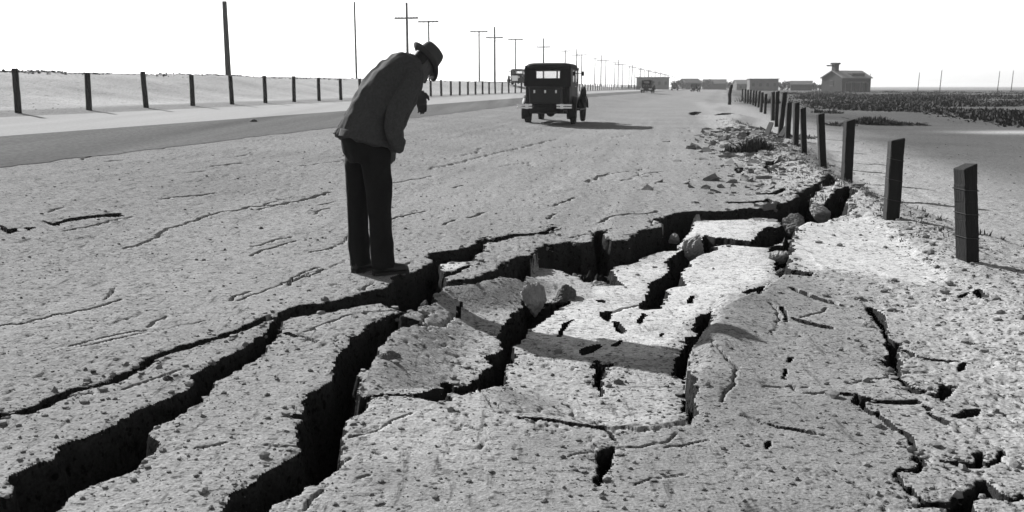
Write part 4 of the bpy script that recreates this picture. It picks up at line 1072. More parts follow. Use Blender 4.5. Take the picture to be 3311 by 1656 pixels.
# shoes
def shoe(x, y, yaw):
    bm = bmesh.new()
    secs = [(-0.075, 0.030, 0.060), (-0.05, 0.036, 0.075), (0.0, 0.036, 0.085), (0.06, 0.040, 0.072), (0.12, 0.046, 0.052), (0.165, 0.042, 0.046), (0.195, 0.026, 0.034), (0.205, 0.010, 0.020)]
    rings = []
    for px, w, h in secs:
        rings.append([Vector((px, w * c, max(0.016, 0.016 + h * s))) for c, s in ((-1, 0), (-1, .35), (-.8, .75), (-.3, 1), (.3, 1), (.8, .75), (1, .35), (1, 0))])
    bm_loft(bm, rings)
    o = link('shoe', mesh_of(bm, 'shoe', True), man, M_SHOE)
    o.location = (x, y, 0); o.rotation_euler = (0, 0, yaw)
    bm = bmesh.new()
    out = [(-0.08, 0.024), (-0.06, 0.036), (0, 0.037), (0.06, 0.043), (0.12, 0.049), (0.17, 0.045), (0.2, 0.028), (0.212, 0.0)]
    lo = [bm.verts.new((a, b, 0.0)) for a, b in out] + [bm.verts.new((a, -b, 0.0)) for a, b in out[-2::-1]]
    hi = [bm.verts.new((v.co.x, v.co.y, 0.018)) for v in lo]
    bm.faces.new(lo[::-1]); bm.faces.new(hi)
    for i in range(len(lo)): bm.faces.new((lo[i], lo[(i + 1) % len(lo)], hi[(i + 1) % len(lo)], hi[i]))
    link('sole', mesh_of(bm, 'sole'), o, M_SHOE)
shoe(0.03, -0.105, R(-3))
shoe(-0.075, 0.105, R(30))

# head, neck and hands: one continuous body
HUP = Vector((0.70, 0, 0.714)).normalized()       # up axis of the head, tipped far forward
HFW = Vector((0.714, 0, -0.70)).normalized()
HC = Vector((0.318, 0, 1.345))
def H(f, l, u): return HC + HFW * f + Vector((0, l, 0)) + HUP * u
bm = bmesh.new()
prof = [(-0.140, 0.062, 0.030, 0.022), (-0.128, 0.078, 0.0, 0.040), (-0.105, 0.088, -0.035, 0.053), (-0.075, 0.092, -0.075, 0.062), (-0.045, 0.093, -0.092, 0.068), (-0.01, 0.090, -0.100, 0.073), (0.03, 0.093, -0.103, 0.076), (0.07, 0.082, -0.095, 0.070), (0.10, 0.055, -0.07, 0.052), (0.118, 0.02, -0.03, 0.025)]
rings = []
for u, fr, bk, w in prof:
    r = []
    for k in range(20):
        a = 2 * math.pi * k / 20
        c, s = math.cos(a), math.sin(a)
        r.append(H((fr + bk) / 2 + (fr - bk) / 2 * math.copysign(abs(c) ** 0.85, c), w * math.copysign(abs(s) ** 0.85, s), u))
    rings.append(r)
bm_loft(bm, rings)
bm_loft(bm, [[H(0.085, -0.010, 0.005), H(0.100, 0, 0.008), H(0.085, 0.010, 0.005)], [H(0.085, -0.016, -0.03), H(0.118, 0, -0.03), H(0.085, 0.016, -0.03)], [H(0.085, -0.018, -0.045), H(0.112, 0, -0.047), H(0.085, 0.018, -0.045)]])   # nose
bm_tube(bm, [H(0.080, -0.022, -0.078), H(0.096, 0, -0.077), H(0.080, 0.022, -0.078)], [0.007, 0.010, 0.007], 8)    # mouth
bm_tube(bm, [H(0.078, -0.045, 0.018), H(0.095, -0.018, 0.020), H(0.095, 0.018, 0.020), H(0.078, 0.045, 0.018)], [0.008, 0.010, 0.010, 0.008], 8)    # brow
for s in (-1, 1):     # ears
    bm_loft(bm, [[H(-0.005 + 0.022 * math.cos(a), s * (0.066 + d), -0.012 + 0.034 * math.sin(a)) for a in [2 * math.pi * k / 10 for k in range(10)]] for d in (0, 0.022)])
bm_tube(bm, [(0.16, 0, 1.30), (0.225, 0, 1.345), (0.275, 0, 1.345), tuple(H(-0.03, 0, -0.05))], [0.062, 0.060, 0.056, 0.052], 14)   # neck
# left arm, wrist and hand resting on the hip
bm_tube(bm, [(0.0, 0.0, 1.25), (0.10, 0.12, 1.28), (0.15, 0.24, 1.17), (0.18, 0.24, 1.07), (0.34, 0.11, 1.165), (0.38, 0.08, 1.185)], [0.05, 0.05, 0.042, 0.038, 0.028, 0.028], 12)
def hand(wrist, fwd, out, palm_n):
    w, f, t, n = Vector(wrist), Vector(fwd).normalized(), Vector(out).normalized(), Vector(palm_n).normalized()
    bm_loft(bm, [[w + f * d + t * (a * wd) + n * (b * th) for a, b in ((-1, -1), (1, -1), (1, 1), (-1, 1))] for d, wd, th in ((0, 0.026, 0.016), (0.04, 0.038, 0.015), (0.09, 0.040, 0.013))])
    for q, L in enumerate((0.070, 0.080, 0.074, 0.058)):
        b0 = w + f * 0.085 + t * (0.030 - 0.020 * q)
        bm_tube(bm, [b0, b0 + f * L * 0.4 + n * 0.004, b0 + f * L * 0.72 + n * 0.016, b0 + f * L * 0.9 + n * 0.032], [0.009, 0.0085, 0.008, 0.006], 8)
    b0 = w + f * 0.025 + t * 0.034
    bm_tube(bm, [b0, b0 + f * 0.03 + t * 0.022 + n * 0.008, b0 + f * 0.055 + t * 0.028 + n * 0.018], [0.012, 0.010, 0.008], 8)
hand((0.375, 0.085, 1.185), (0.30, -0.10, -0.95), (0.75, -0.6, 0.30), (-0.6, -0.8, -0.1))
bm_tube(bm, [(0.0, 0, 1.25), (0.10, -0.12, 1.28), (0.10, -0.235, 1.13), (0.06, -0.25, 1.02), (0.10, -0.19, 0.91), (0.105, -0.15, 0.87)], [0.05, 0.05, 0.042, 0.038, 0.028, 0.028], 12)
hand((0.105, -0.150, 0.87), (0.10, 0.30, -0.9), (0.9, 0, 0.25), (0.1, 1, 0))
link('body', remeshed(bm, 'body', 0.0055, 2), man, M_SKIN)
# hair, seen below the hat at the nape
bm = bmesh.new()
rings = []
for u, ext in ((-0.085, 0.0), (-0.06, 0.006), (-0.02, 0.008), (0.03, 0.008), (0.06, 0.006)):
    fr, bk, w = np.interp(u, [p[0] for p in prof], [p[1] for p in prof]), np.interp(u, [p[0] for p in prof], [p[2] for p in prof]), np.interp(u, [p[0] for p in prof], [p[3] for p in prof])
    r = []
    for k in range(15):
        a = R(100) + R(160) * k / 14
        r.append(H((fr + bk) / 2 + ((fr - bk) / 2 + ext) * math.cos(a), (w + ext) * math.sin(a), u))
    rings.append(r)
vr = [[bm.verts.new(p) for p in r] for r in rings]
for i in range(len(vr) - 1):
    for k in range(14): bm.faces.new((vr[i][k], vr[i][k + 1], vr[i + 1][k + 1], vr[i + 1][k]))
link('hair', mesh_of(bm, 'hair', True), man, M_HAIR)
# eyes
for s in (-1, 1):
    bm = bmesh.new(); bmesh.ops.create_uvsphere(bm, u_segments=10, v_segments=8, radius=0.011)
    o = link('eye', mesh_of(bm, 'eye', True), man, M_SHIRT); o.location = H(0.080, s * 0.030, 0.0)
# collar
bm = bmesh.new()
bm_loft(bm, [[Vector((0.238 + 0.02 * h, 0, 1.345 + 0.02 * h)) + Vector((0.066 * math.cos(a) * 0.72, 0.068 * math.sin(a), -0.066 * math.cos(a) * 0.70)) for a in [2 * math.pi * k / 20 for k in range(20)]] for h in (-0.6, 1.2)], caps=False)
o = link('shirt_collar', mesh_of(bm, 'shirt_collar', True), man, M_SHIRT)
s_ = o.modifiers.new('t', 'SOLIDIFY'); s_.thickness = 0.004

# felt hat
def hat_ring(a, b, u, n=32, pinch=0.0, tilt=0.0, curl=None):
    r = []
    for k in range(n):
        t = 2 * math.pi * k / n
        f, l = a * math.cos(t), b * math.sin(t)
        if pinch and f > 0: l *= 1 - pinch * (f / a)
        uu = u + tilt * f + (curl(t) if curl else 0)
        r.append(H(f - 0.004, l, uu + 0.045))
    return r
curl = lambda t: 0.022 * abs(math.sin(t)) ** 2 - 0.030 * max(0, math.cos(t)) ** 2 + 0.012 * max(0, -math.cos(t)) ** 2
bm = bmesh.new()
outer = [hat_ring(0.158, 0.132, 0.0, curl=curl), hat_ring(0.160, 0.134, 0.005, curl=curl), hat_ring(0.13, 0.108, 0.004, curl=lambda t: 0.4 * curl(t)), hat_ring(0.108, 0.086, 0.004), hat_ring(0.104, 0.083, 0.03), hat_ring(0.100, 0.080, 0.06, pinch=0.05), hat_ring(0.094, 0.074, 0.092, pinch=0.14, tilt=0.06), hat_ring(0.084, 0.064, 0.110, pinch=0.2, tilt=0.10), hat_ring(0.060, 0.042, 0.112, pinch=0.2, tilt=0.10), hat_ring(0.030, 0.014, 0.096, tilt=0.05)]
inner = [hat_ring(0.02, 0.01, 0.085), hat_ring(0.08, 0.06, 0.085), hat_ring(0.098, 0.077, 0.03), hat_ring(0.102, 0.080, 0.0), hat_ring(0.13, 0.108, -0.001, curl=lambda t: 0.4 * curl(t))]
vr = [[bm.verts.new(p) for p in r] for r in outer + inner]
for i in range(len(vr)):
    j = (i + 1) % len(vr)
    for k in range(32): bm.faces.new((vr[i][k], vr[i][(k + 1) % 32], vr[j][(k + 1) % 32], vr[j][k]))
hat = link('hat', mesh_of(bm, 'hat', True), man, M_HAT)
bm = bmesh.new()
bm_loft(bm, [hat_ring(0.1095, 0.0875, 0.006), hat_ring(0.1065, 0.0855, 0.032), hat_ring(0.1025, 0.082, 0.034), hat_ring(0.1035, 0.083, 0.005)], caps=False)
link('hat_band', mesh_of(bm, 'hat_band', True), hat, M_BAND)

# lean the upper body further over the fissure
for o in list(man.children) + [c for ch in man.children for c in ch.children]:
    if o.location.length > 0.2:
        if o.location.z > 0.85: o.location.x += 0.20 * (o.location.z - 0.85)
        continue
    me = o.data
    co = np.empty(len(me.vertices) * 3, np.float32); me.vertices.foreach_get('co', co)
    co = co.reshape(-1, 3)
    co[:, 0] += 0.20 * np.clip(co[:, 2] - 0.85, 0, 1)
    me.vertices.foreach_set('co', co.ravel()); me.update()

# ------------------------------------------------------------------ the sedan
M_PAINT = mat('black_car_paint', 0.005, 0.55, 0.15, 3, spec=0.12)
M_ROOF = mat('fabric_car_roof', 0.006, 0.85, 0.2, 20)
M_TYRE = mat('rubber', 0.008, 0.85, 0.2, 20)
M_CHROME = mat('nickel_plate', 0.55, 0.28, 0.05, 10, metal=1.0)
M_INT = mat('car_interior', 0.008, 0.9, 0.2, 20)
M_LEATHER = mat('trunk_leather', 0.007, 0.5, 0.2, 25, spec=0.25)
def glass_mat():
    m = bpy.data.materials.new('window_glass'); m.use_nodes = True
    n, l = m.node_tree.nodes, m.node_tree.links
    n.remove(n['Principled BSDF'])
    t = n.new('ShaderNodeBsdfTransparent'); t.inputs[0].default_value = (0.85, 0.85, 0.85, 1)
    g = n.new('ShaderNodeBsdfGlossy'); g.inputs['Roughness'].default_value = 0.03
    f = n.new('ShaderNodeLayerWeight'); f.inputs[0].default_value = 0.25
    x = n.new('ShaderNodeMixShader')
    l.new(f.outputs['Fresnel'], x.inputs[0]); l.new(t.outputs[0], x.inputs[1]); l.new(g.outputs[0], x.inputs[2])
    l.new(x.outputs[0], n['Material Output'].inputs['Surface'])
    return m
M_GLASS = glass_mat()

def panel(bm, quad, th):
    """thick plate from four corner points"""
    q = [Vector(p) for p in quad]
    nrm = (q[1] - q[0]).cross(q[3] - q[0]).normalized() * th
    a = [bm.verts.new(p) for p in q]; b = [bm.verts.new(p + nrm) for p in q]
    bm.faces.new(a[::-1]); bm.faces.new(b)
    for i in range(4): bm.faces.new((a[i], a[(i + 1) % 4], b[(i + 1) % 4], b[i]))

def make_car():
    car = empty('sedan')
    W = 0.72                                   # half width of the cabin
    ZB, ZR = 1.20, 1.72                        # belt line, top of the window openings
    bm = bmesh.new()
    # lower body: lofted from tail to cowl and bonnet
    def sec(y, hw, z0, z1, r):
        return [Vector(p) for p in ((-hw + r, y, z0), (hw - r, y, z0), (hw, y, z0 + r), (hw, y, (z0 + z1) / 2), (hw, y, z1 - r * 0.5), (hw - r, y, z1), (-hw + r, y, z1), (-hw, y, z1 - r * 0.5), (-hw, y, (z0 + z1) / 2), (-hw, y, z0 + r))]
    bm_loft(bm, [sec(-0.74, 0.60, 0.62, 1.12, 0.06), sec(-0.70, 0.68, 0.52, 1.19, 0.05), sec(-0.3, 0.71, 0.50, ZB, 0.04), sec(1.2, 0.71, 0.50, ZB, 0.04), sec(1.55, 0.62, 0.50, 1.19, 0.06), sec(1.7, 0.46, 0.52, 1.17, 0.08), sec(2.85, 0.34, 0.55, 1.10, 0.08)])
    link('body', mesh_of(bm, 'body'), car, M_PAINT)
    # cabin shell with real openings
    bm = bmesh.new()
    yb, yf = -0.72, 1.28
    yt = -0.64
    # rear wall around the rear window
    wx0, wx1, wz0, wz1 = -0.37, 0.37, 1.42, 1.66
    def rear(x0, x1, z0, z1):
        f = lambda z: yb + (yt - yb) * (z - ZB) / (ZR - ZB)
        panel(bm, [(x0, f(z0), z0), (x1, f(z0), z0), (x1, f(z1), z1), (x0, f(z1), z1)], -0.04)
    rear(-W, W, ZB - 0.03, wz0); rear(-W, wx0, wz0, wz1); rear(wx1, W, wz0, wz1); rear(-W, W, wz1, ZR + 0.08)
    for s in (-1, 1):
        x = s * (W - 0.02)
        for (y0, y1, z0, z1) in ((yb, -0.22, ZB - 0.03, ZR), (-0.22, yf, ZB - 0.03, 1.28), (-0.22, yf, 1.66, ZR + 0.04), (0.42, 0.50, 1.28, 1.66), (1.20, yf, 1.28, 1.66)):
            bm_box(bm, (x, (y0 + y1) / 2, (z0 + z1) / 2), (0.04, y1 - y0, z1 - z0))
    # windscreen frame with a centre bar
    bm_box(bm, (0, yf, 1.24), (2 * W, 0.05, 0.10)); bm_box(bm, (0, yf, 1.71), (2 * W, 0.05, 0.10))
    for x in (-W + 0.03, W - 0.03): bm_box(bm, (x, yf, 1.46), (0.06, 0.05, 0.5))
    bm_box(bm, (0.02, yf, 1.46), (0.05, 0.04, 0.5))
    link('cabin', mesh_of(bm, 'cabin'), car, M_PAINT)
    # roof, rounded all round
    bm = bmesh.new()
    rr = []
    for z, k in ((ZR - 0.02, 1.0), (1.78, 0.995), (1.83, 0.96), (1.865, 0.88), (1.885, 0.7), (1.895, 0.3)):
        ring = []
        for i in range(36):
            a = 2 * math.pi * i / 36
            c, s = math.cos(a), math.sin(a)
            ring.append(Vector(((W + 0.01) * math.copysign(abs(c) ** 0.32, c) * k, 0.30 + 1.03 * math.copysign(abs(s) ** 0.28, s) * (0.3 + 0.7 * k), z)))
        rr.append(ring)
    bm_loft(bm, rr)
    link('roof', mesh_of(bm, 'roof', True), car, M_ROOF)
    bm = bmesh.new(); panel(bm, [(-W - 0.02, 1.28, 1.74), (W + 0.02, 1.28, 1.74), (W - 0.02, 1.50, 1.68), (-W + 0.02, 1.50, 1.68)], 0.02)
    link('sun_visor', mesh_of(bm, 'sun_visor'), car, M_ROOF)
    # glass
    def pane(c, s):
        bm = bmesh.new(); bm_box(bm, c, s); link('window_pane', mesh_of(bm, 'window_pane'), car, M_GLASS)
    pane((0, -0.66, 1.54), (0.78, 0.006, 0.26))
    for s in (-1, 1):
        pane((s * (W - 0.02), 0.10, 1.47), (0.006, 0.63, 0.37)); pane((s * (W - 0.02), 0.85, 1.47), (0.006, 0.70, 0.37))
    pane((-0.34, 1.28, 1.475), (0.64, 0.006, 0.37)); pane((0.38, 1.28, 1.475), (0.64, 0.006, 0.37))
    # seats inside
    for y, nm in ((-0.25, 'rear_seat'), (0.62, 'front_seat')):
        bm = bmesh.new(); bm_box(bm, (0, y, 1.05), (1.25, 0.16, 0.55)); bm_box(bm, (0, y + 0.25, 0.82), (1.25, 0.5, 0.2)); bm_bevel(bm, 0.03, 2)
        link(nm, mesh_of(bm, nm), car, M_INT)
    # luggage trunk on a rack
    bm = bmesh.new(); bm_box(bm, (0, -0.99, 0.90), (0.98, 0.42, 0.50)); bm_bevel(bm, 0.035, 3)
    tr = link('luggage_trunk', mesh_of(bm, 'luggage_trunk'), car, M_LEATHER)
    bm = bmesh.new(); bm_box(bm, (0, -0.99, 1.125), (1.02, 0.46, 0.07)); bm_bevel(bm, 0.025, 2)
    link('trunk_lid', mesh_of(bm, 'trunk_lid'), tr, M_LEATHER)
    for x in (-0.33, 0, 0.33):
        bm = bmesh.new(); bm_box(bm, (x, -1.21, 1.02), (0.05, 0.02, 0.09)); bm_bevel(bm, 0.006, 1)
        link('clasp', mesh_of(bm, 'clasp'), tr, M_CHROME)
    bm = bmesh.new()
    for x in (-0.36, 0.36): bm_box(bm, (x, -0.98, 0.61), (0.04, 0.62, 0.04))
    bm_box(bm, (0, -1.26, 0.61), (0.8, 0.04, 0.04))
    link('trunk_rack', mesh_of(bm, 'trunk_rack'), car, M_PAINT)
    # fuel tank and rear apron
    bm = bmesh.new(); bm_tube(bm, [(-0.52, -0.86, 0.52), (0.52, -0.86, 0.52)], [0.15, 0.15], 14)
    link('fuel_tank', mesh_of(bm, 'fuel_tank', True), car, M_PAINT)
    # half bumpers, two bars each with a bolt plate
    for s in (-1, 1):
        b = None
        for z in (0.545, 0.620):
            bm = bmesh.new(); bm_box(bm, (s * 0.60, -1.36, z), (0.46, 0.025, 0.055)); bm_bevel(bm, 0.008, 1)
            o = link('bumper_bar', mesh_of(bm, 'bumper_bar'), car if b is None else b, M_CHROME)
            b = b or o
        bm = bmesh.new(); bm_box(bm, (s * 0.60 - 0.07 * s, -1.375, 0.582), (0.10, 0.03, 0.15)); bm_bevel(bm, 0.006, 1)
        link('bumper_plate', mesh_of(bm, 'bumper_plate'), b, M_CHROME)
        bm = bmesh.new(); bm_box(bm, (s * 0.42, -1.0, 0.57), (0.03, 0.72, 0.05))
        link('bumper_iron', mesh_of(bm, 'bumper_iron'), b, M_PAINT)
    # wheels
    def wheel(x, y):
        w = None
        bm = bmesh.new()
        prof = [(0.375, 0.030), (0.370, 0.055), (0.345, 0.072), (0.30, 0.066), (0.265, 0.045), (0.265, -0.045), (0.30, -0.066), (0.345, -0.072), (0.370, -0.055), (0.375, -0.030)]
        n = 32
        vr = [[bm.verts.new((dx, r * math.cos(2 * math.pi * k / n), r * math.sin(2 * math.pi * k / n))) for k in range(n)] for r, dx in prof]
        for i in range(len(vr)):
            for k in range(n): bm.faces.new((vr[i][k], vr[i][(k + 1) % n], vr[(i + 1) % len(vr)][(k + 1) % n], vr[(i + 1) % len(vr)][k]))
        w = link('wheel', mesh_of(bm, 'wheel', True), car, M_TYRE); w.location = (x, y, 0.375)
        bm = bmesh.new()
        for k in range(12):
            a = 2 * math.pi * k / 12
            bm_tube(bm, [(0, 0.05 * math.cos(a), 0.05 * math.sin(a)), (0, 0.27 * math.cos(a), 0.27 * math.sin(a))], [0.022, 0.016], 6)
        bm_tube(bm, [(-0.07, 0, 0), (0.07, 0, 0)], [0.07, 0.06], 14)
        link('spokes', mesh_of(bm, 'spokes'), w, M_PAINT)
        return w
    for s in (-1, 1):
        wheel(s * 0.72, 0.0); wheel(s * 0.72, 2.75)
        wheel(s * 0.80, 2.05).location.z = 0.80          # spare wheels in the fender wells
    bm = bmesh.new(); bm_tube(bm, [(-0.72, 0, 0.375), (0.72, 0, 0.375)], [0.05, 0.05], 8); bmesh.ops.create_uvsphere(bm, u_segments=14, v_segments=8, radius=0.15, matrix=Matrix.Translation((0, 0, 0.38)))
    link('rear_axle', mesh_of(bm, 'rear_axle'), car, M_TYRE)
    bm = bmesh.new(); bm_box(bm, (0, 2.75, 0.40), (1.4, 0.08, 0.08)); bm_box(bm, (-0.38, 1.0, 0.52), (0.08, 3.6, 0.14)); bm_box(bm, (0.38, 1.0, 0.52), (0.08, 3.6, 0.14))
    link('chassis', mesh_of(bm, 'chassis'), car, M_TYRE)
    # wings
    def wing(s, yc, r, a0, a1, tail):
        bm = bmesh.new(); rings = []
        for k in range(15):
            a = R(a0 + (a1 - a0) * k / 14)
            cy, cz = yc + r * math.cos(a), 0.375 + r * math.sin(a)
            d = Vector((0, math.cos(a), math.sin(a)))
            prof = ((0.56, -0.035), (0.60, 0.0), (0.72, 0.035), (0.85, 0.0), (0.87, -0.06), (0.85, -0.06), (0.82, -0.02), (0.72, 0.012), (0.62, -0.02), (0.585, -0.04))
            rings.append([Vector((s * px, cy, cz)) + d * e for px, e in prof])
        bm_loft(bm, rings)
        link('wing', mesh_of(bm, 'wing', True), car, M_PAINT)
    for s in (-1, 1):
        wing(s, 0.0, 0.47, 20, 205, 0); wing(s, 2.75, 0.47, 10, 172, 0)
        bm = bmesh.new(); bm_box(bm, (s * 0.76, 1.38, 0.44), (0.24, 1.9, 0.04)); bm_bevel(bm, 0.01, 1)
        link('running_board', mesh_of(bm, 'running_board'), car, M_PAINT)
        bm = bmesh.new(); bm_tube(bm, [(s * 0.42, 2.72, 0.95), (s * 0.42, 2.80, 0.95), (s * 0.42, 2.95, 0.95), (s * 0.42, 2.98, 0.95)], [0.03, 0.10, 0.13, 0.12], 14)
        link('headlight', mesh_of(bm, 'headlight', True), car, M_CHROME)
        bm = bmesh.new(); bm_box(bm, (s * 0.735, 0.40, 1.17), (0.03, 0.12, 0.025))
        link('door_handle', mesh_of(bm, 'door_handle'), car, M_CHROME)
    bm = bmesh.new(); bm_box(bm, (0, 2.88, 0.83), (0.66, 0.07, 0.58)); bm_bevel(bm, 0.02, 2)
    link('radiator', mesh_of(bm, 'radiator'), car, M_CHROME)
    bm = bmesh.new(); bm_tube(bm, [(-0.68, -0.80, 0.86), (-0.68, -0.88, 0.86)], [0.05, 0.045], 12)
    link('tail_lamp', mesh_of(bm, 'tail_lamp', True), car, M_CHROME)
    # side mirror on the right door post
    bm = bmesh.new(); bm_box(bm, (0.86, 1.22, 1.58), (0.10, 0.03, 0.14)); bm_tube(bm, [(0.70, 1.25, 1.58), (0.86, 1.22, 1.58)], [0.012, 0.012], 6)
    link('side_mirror', mesh_of(bm, 'side_mirror'), car, M_PAINT)
    return car

sedan = make_car()
CARY = 29.6
sedan.location = (1.22, CARY, ground_z(1.22, CARY) - 0.012)
sedan.rotation_euler = (0, 0, R(-10.5))
sedan.scale = (1, 1, 1)
tag(sedan, 'black sedan with a luggage trunk and bright split bumper parked on the dirt', 'car', 'cars on and beside the highway')
for (px, d, yaw, lb) in ((2092, 135, -14, 'small dark car on the road beyond the sedan, before the long shed'),
                         (1676, 108, 172, 'dark car half hidden behind the left side of the sedan'),
                         (2181, 245, -14, 'tiny dark car at the right end of the long shed'),
                         (2246, 215, -20, 'tiny dark car before the far tree line, left of the crooked post')):
    c = copy_tree(sedan)
    x = px_x(px, d)
    zr = ground_z(x, d)
    c.location = (x, d, zr + (0.02 if lb[0] == 'd' else 0.0))
    c.rotation_euler = (0, 0, R(yaw))
    tag(c, lb, 'car', 'cars on and beside the highway')

# ------------------------------------------------------------------ buildings on the horizon
M_BOARD = mat('dark_barn_boards', 0.022, 0.9, 0.35, 1.5, stretch=(3, 3, 0.3))
M_SHINGLE = mat('pale_shingle_roof', 0.18, 0.9, 0.2, 2)
M_GREYW = mat('grey_shed_wall', 0.06, 0.9, 0.3, 0.8)
M_OPEN = mat('dark_opening', 0.02, 0.9, 0.1, 2)
M_PALEW = mat('whitewashed_wall', 0.10, 0.9, 0.2, 1)
def bpart(name, boxes, m, parent, bevel=0.0):
    bm = bmesh.new()
    for c, s in boxes: bm_box(bm, c, s)
    if bevel: bm_bevel(bm, bevel, 1)
    return link(name, mesh_of(bm, name), parent, m)
def gable_roof(parent, L, Wd, zb, zt, over, m):
    bm = bmesh.new()
    for s in (-1, 1):
        panel(bm, [(-L / 2 - over, s * (Wd / 2 + over), zb - 0.15), (L / 2 + over, s * (Wd / 2 + over), zb - 0.15), (L / 2 + over, 0, zt), (-L / 2 - over, 0, zt)], 0.18 * (1 if s < 0 else -1))
    return link('roof', mesh_of(bm, 'roof'), parent, m)
def gable_walls(parent, L, Wd, h, zt, m):
    bm = bmesh.new()
    for s in (-1, 1):
        x = s * L / 2
        a = [bm.verts.new(p) for p in ((x, -Wd / 2, 0), (x, Wd / 2, 0), (x, Wd / 2, h), (x, 0, zt), (x, -Wd / 2, h))]
        bm.faces.new(a)
        y = s * Wd / 2
        bm.faces.new([bm.verts.new(p) for p in ((-L / 2, y, 0), (L / 2, y, 0), (L / 2, y, h), (-L / 2, y, h))])
    return link('wall', mesh_of(bm, 'wall'), parent, m)
d = 250
bx = px_x(2735, d)
barn = empty('barn', (bx, d, -0.55), R(28))
gable_walls(barn, 10.5, 7.0, 4.0, 5.7, M_BOARD)
rf = gable_roof(barn, 10.5, 7.0, 4.0, 5.75, 0.35, M_SHINGLE)
bpart('cupola', [((-4.3, 0, 6.5), (1.3, 1.3, 2.2)), ((-4.3, 0, 7.65), (1.9, 1.7, 0.45))], M_BOARD, rf)
bpart('hay_hoist', [((-6.0, 0, 7.1), (2.6, 0.4, 0.35))], M_BOARD, rf)
bpart('dormer', [((0.8, -2.4, 4.7), (4.6, 1.6, 0.9))], M_BOARD, rf)
for x in (-3.0, 0.2, 3.2):
    dr = bpart('doorway', [((x, -3.53, 1.3), (2.0, 0.08, 2.6))], M_OPEN, barn)
    bpart('door_frame', [((x - 1.08, -3.56, 1.3), (0.16, 0.1, 2.6)), ((x + 1.08, -3.56, 1.3), (0.16, 0.1, 2.6)), ((x, -3.56, 2.68), (2.3, 0.1, 0.16))], M_PALEW, dr)
bpart('lean_to_roof', [((-1.0, -4.6, 2.9), (4.2, 2.2, 0.12))], M_SHINGLE, barn)
bpart('lean_to_post', [((-3.0, -5.6, 1.45), (0.15, 0.15, 2.9))], M_BOARD, barn)
bpart('lean_to_post', [((1.0, -5.6, 1.45), (0.15, 0.15, 2.9))], M_BOARD, barn)
w_ = bpart('window', [((-5.27, 0, 2.6), (0.06, 1.0, 1.2))], M_OPEN, barn)
bpart('window_frame', [((-5.30, 0, 3.25), (0.06, 1.2, 0.1)), ((-5.30, 0, 1.95), (0.06, 1.2, 0.1))], M_PALEW, w_)
tag(barn, 'dark gabled barn with a small roof cupola on the right horizon', 'barn')

def shed(px, d, L, Wd, h, rot, name, lb, wall, roofm, gable=0.0, wins=4, z=None):
    x = px_x(px, d)
    e = empty(name, (x, d, ground_z(x, d) - 0.2 if z is None else z), R(rot))
    if gable:
        gable_walls(e, L, Wd, h, h + gable, wall); gable_roof(e, L, Wd, h, h + gable, 0.3, roofm)
    else:
        bpart('wall', [((0, 0, h / 2), (L, Wd, h))], wall, e); bpart('roof', [((0, 0, h + 0.12), (L + 0.6, Wd + 0.6, 0.24))], roofm, e)
    for k in range(wins):
        bpart('window', [((-L / 2 + L * (k + 0.5) / wins, -Wd / 2 - 0.03, h * 0.55), (0.9, 0.08, 1.1))], M_OPEN, e)
    tag(e, lb, 'building', 'low buildings on the horizon')
shed(2110, 330, 11.2, 6, 4.2, -8, 'long_shed', 'long grey flat-topped shed beyond the far end of the highway', M_GREYW, M_GREYW, 0, 5)
shed(2465, 320, 9.4, 6, 4.0, -5, 'flat_building', 'low flat-topped building behind the far end of the right fence', M_GREYW, M_GREYW, 0, 4)
shed(2230, 380, 7, 6, 2.8, 20, 'far_house', 'small dark house at the left of the far tree line', M_BOARD, M_GREYW, 1.5, 2)
shed(2310, 390, 9, 6, 2.6, -10, 'far_house', 'small dark house behind the crooked post', M_BOARD, M_GREYW, 1.6, 2)
shed(2400, 360, 6, 5, 2.6, 5, 'far_house', 'small grey house just left of the flat-topped building', M_GREYW, M_SHINGLE, 1.4, 2)
shed(2590, 330, 7, 5, 2.3, -15, 'far_house', 'small low house between the flat-topped building and the barn', M_BOARD, M_GREYW, 1.1, 2)

# ------------------------------------------------------------------ plants
M_SCRUB = mat('dark_scrub', 0.022, 0.9, 0.5, 1.2)
M_TREE = mat('dark_tree_leaves', 0.03, 0.9, 0.4, 2)
M_GRASS = mat('dry_grass', 0.06, 0.9, 0.4, 6)
def tuft_geo(rng, cx, cy, cz, r, h, n, wide=0.10, low=0.0):
    """narrow twig-like leaf faces standing out of a low crown"""
    V, Fc = [], []
    for _ in range(n):
        a = rng.uniform(0, 6.283); rad = r * math.sqrt(rng.random())
        x, y = cx + rad * math.cos(a), cy + rad * math.sin(a)
        top = h * (1 - (rad / r) ** 2 * 0.75) * rng.uniform(0.45, 1.0)
        zb = cz + low * top * rng.random()
        lean = rng.uniform(0.1, 0.5) * h
        tx, ty = x + lean * math.cos(a) * rng.uniform(-0.2, 1), y + lean * math.sin(a) * rng.uniform(-0.2, 1)
        b = rng.uniform(0, 3.14); w = wide * rng.uniform(0.5, 1.2)
        dx, dy = w * math.cos(b), w * math.sin(b)
        i = len(V)
        V += [(x - dx, y - dy, zb), (x + dx, y + dy, zb), ((x + tx) / 2 + dx * 0.9, (y + ty) / 2 + dy * 0.9, zb + (top - (zb - cz)) * 0.55), (tx, ty, cz + top), ((x + tx) / 2 - dx * 0.9, (y + ty) / 2 - dy * 0.9, zb + (top - (zb - cz)) * 0.55)]
        Fc += [(i, i + 1, i + 2, i + 4), (i + 4, i + 2, i + 3)]
    return V, Fc
def joined(name, chunks, m):
    V, Fc = [], []
    for v, f in chunks:
        o = len(V); V += v; Fc += [tuple(i + o for i in q) for q in f]
    me = bpy.data.meshes.new(name); me.from_pydata(V, [], Fc)
    return link(name, me, None, m)
rng = random.Random(11)
ch = []
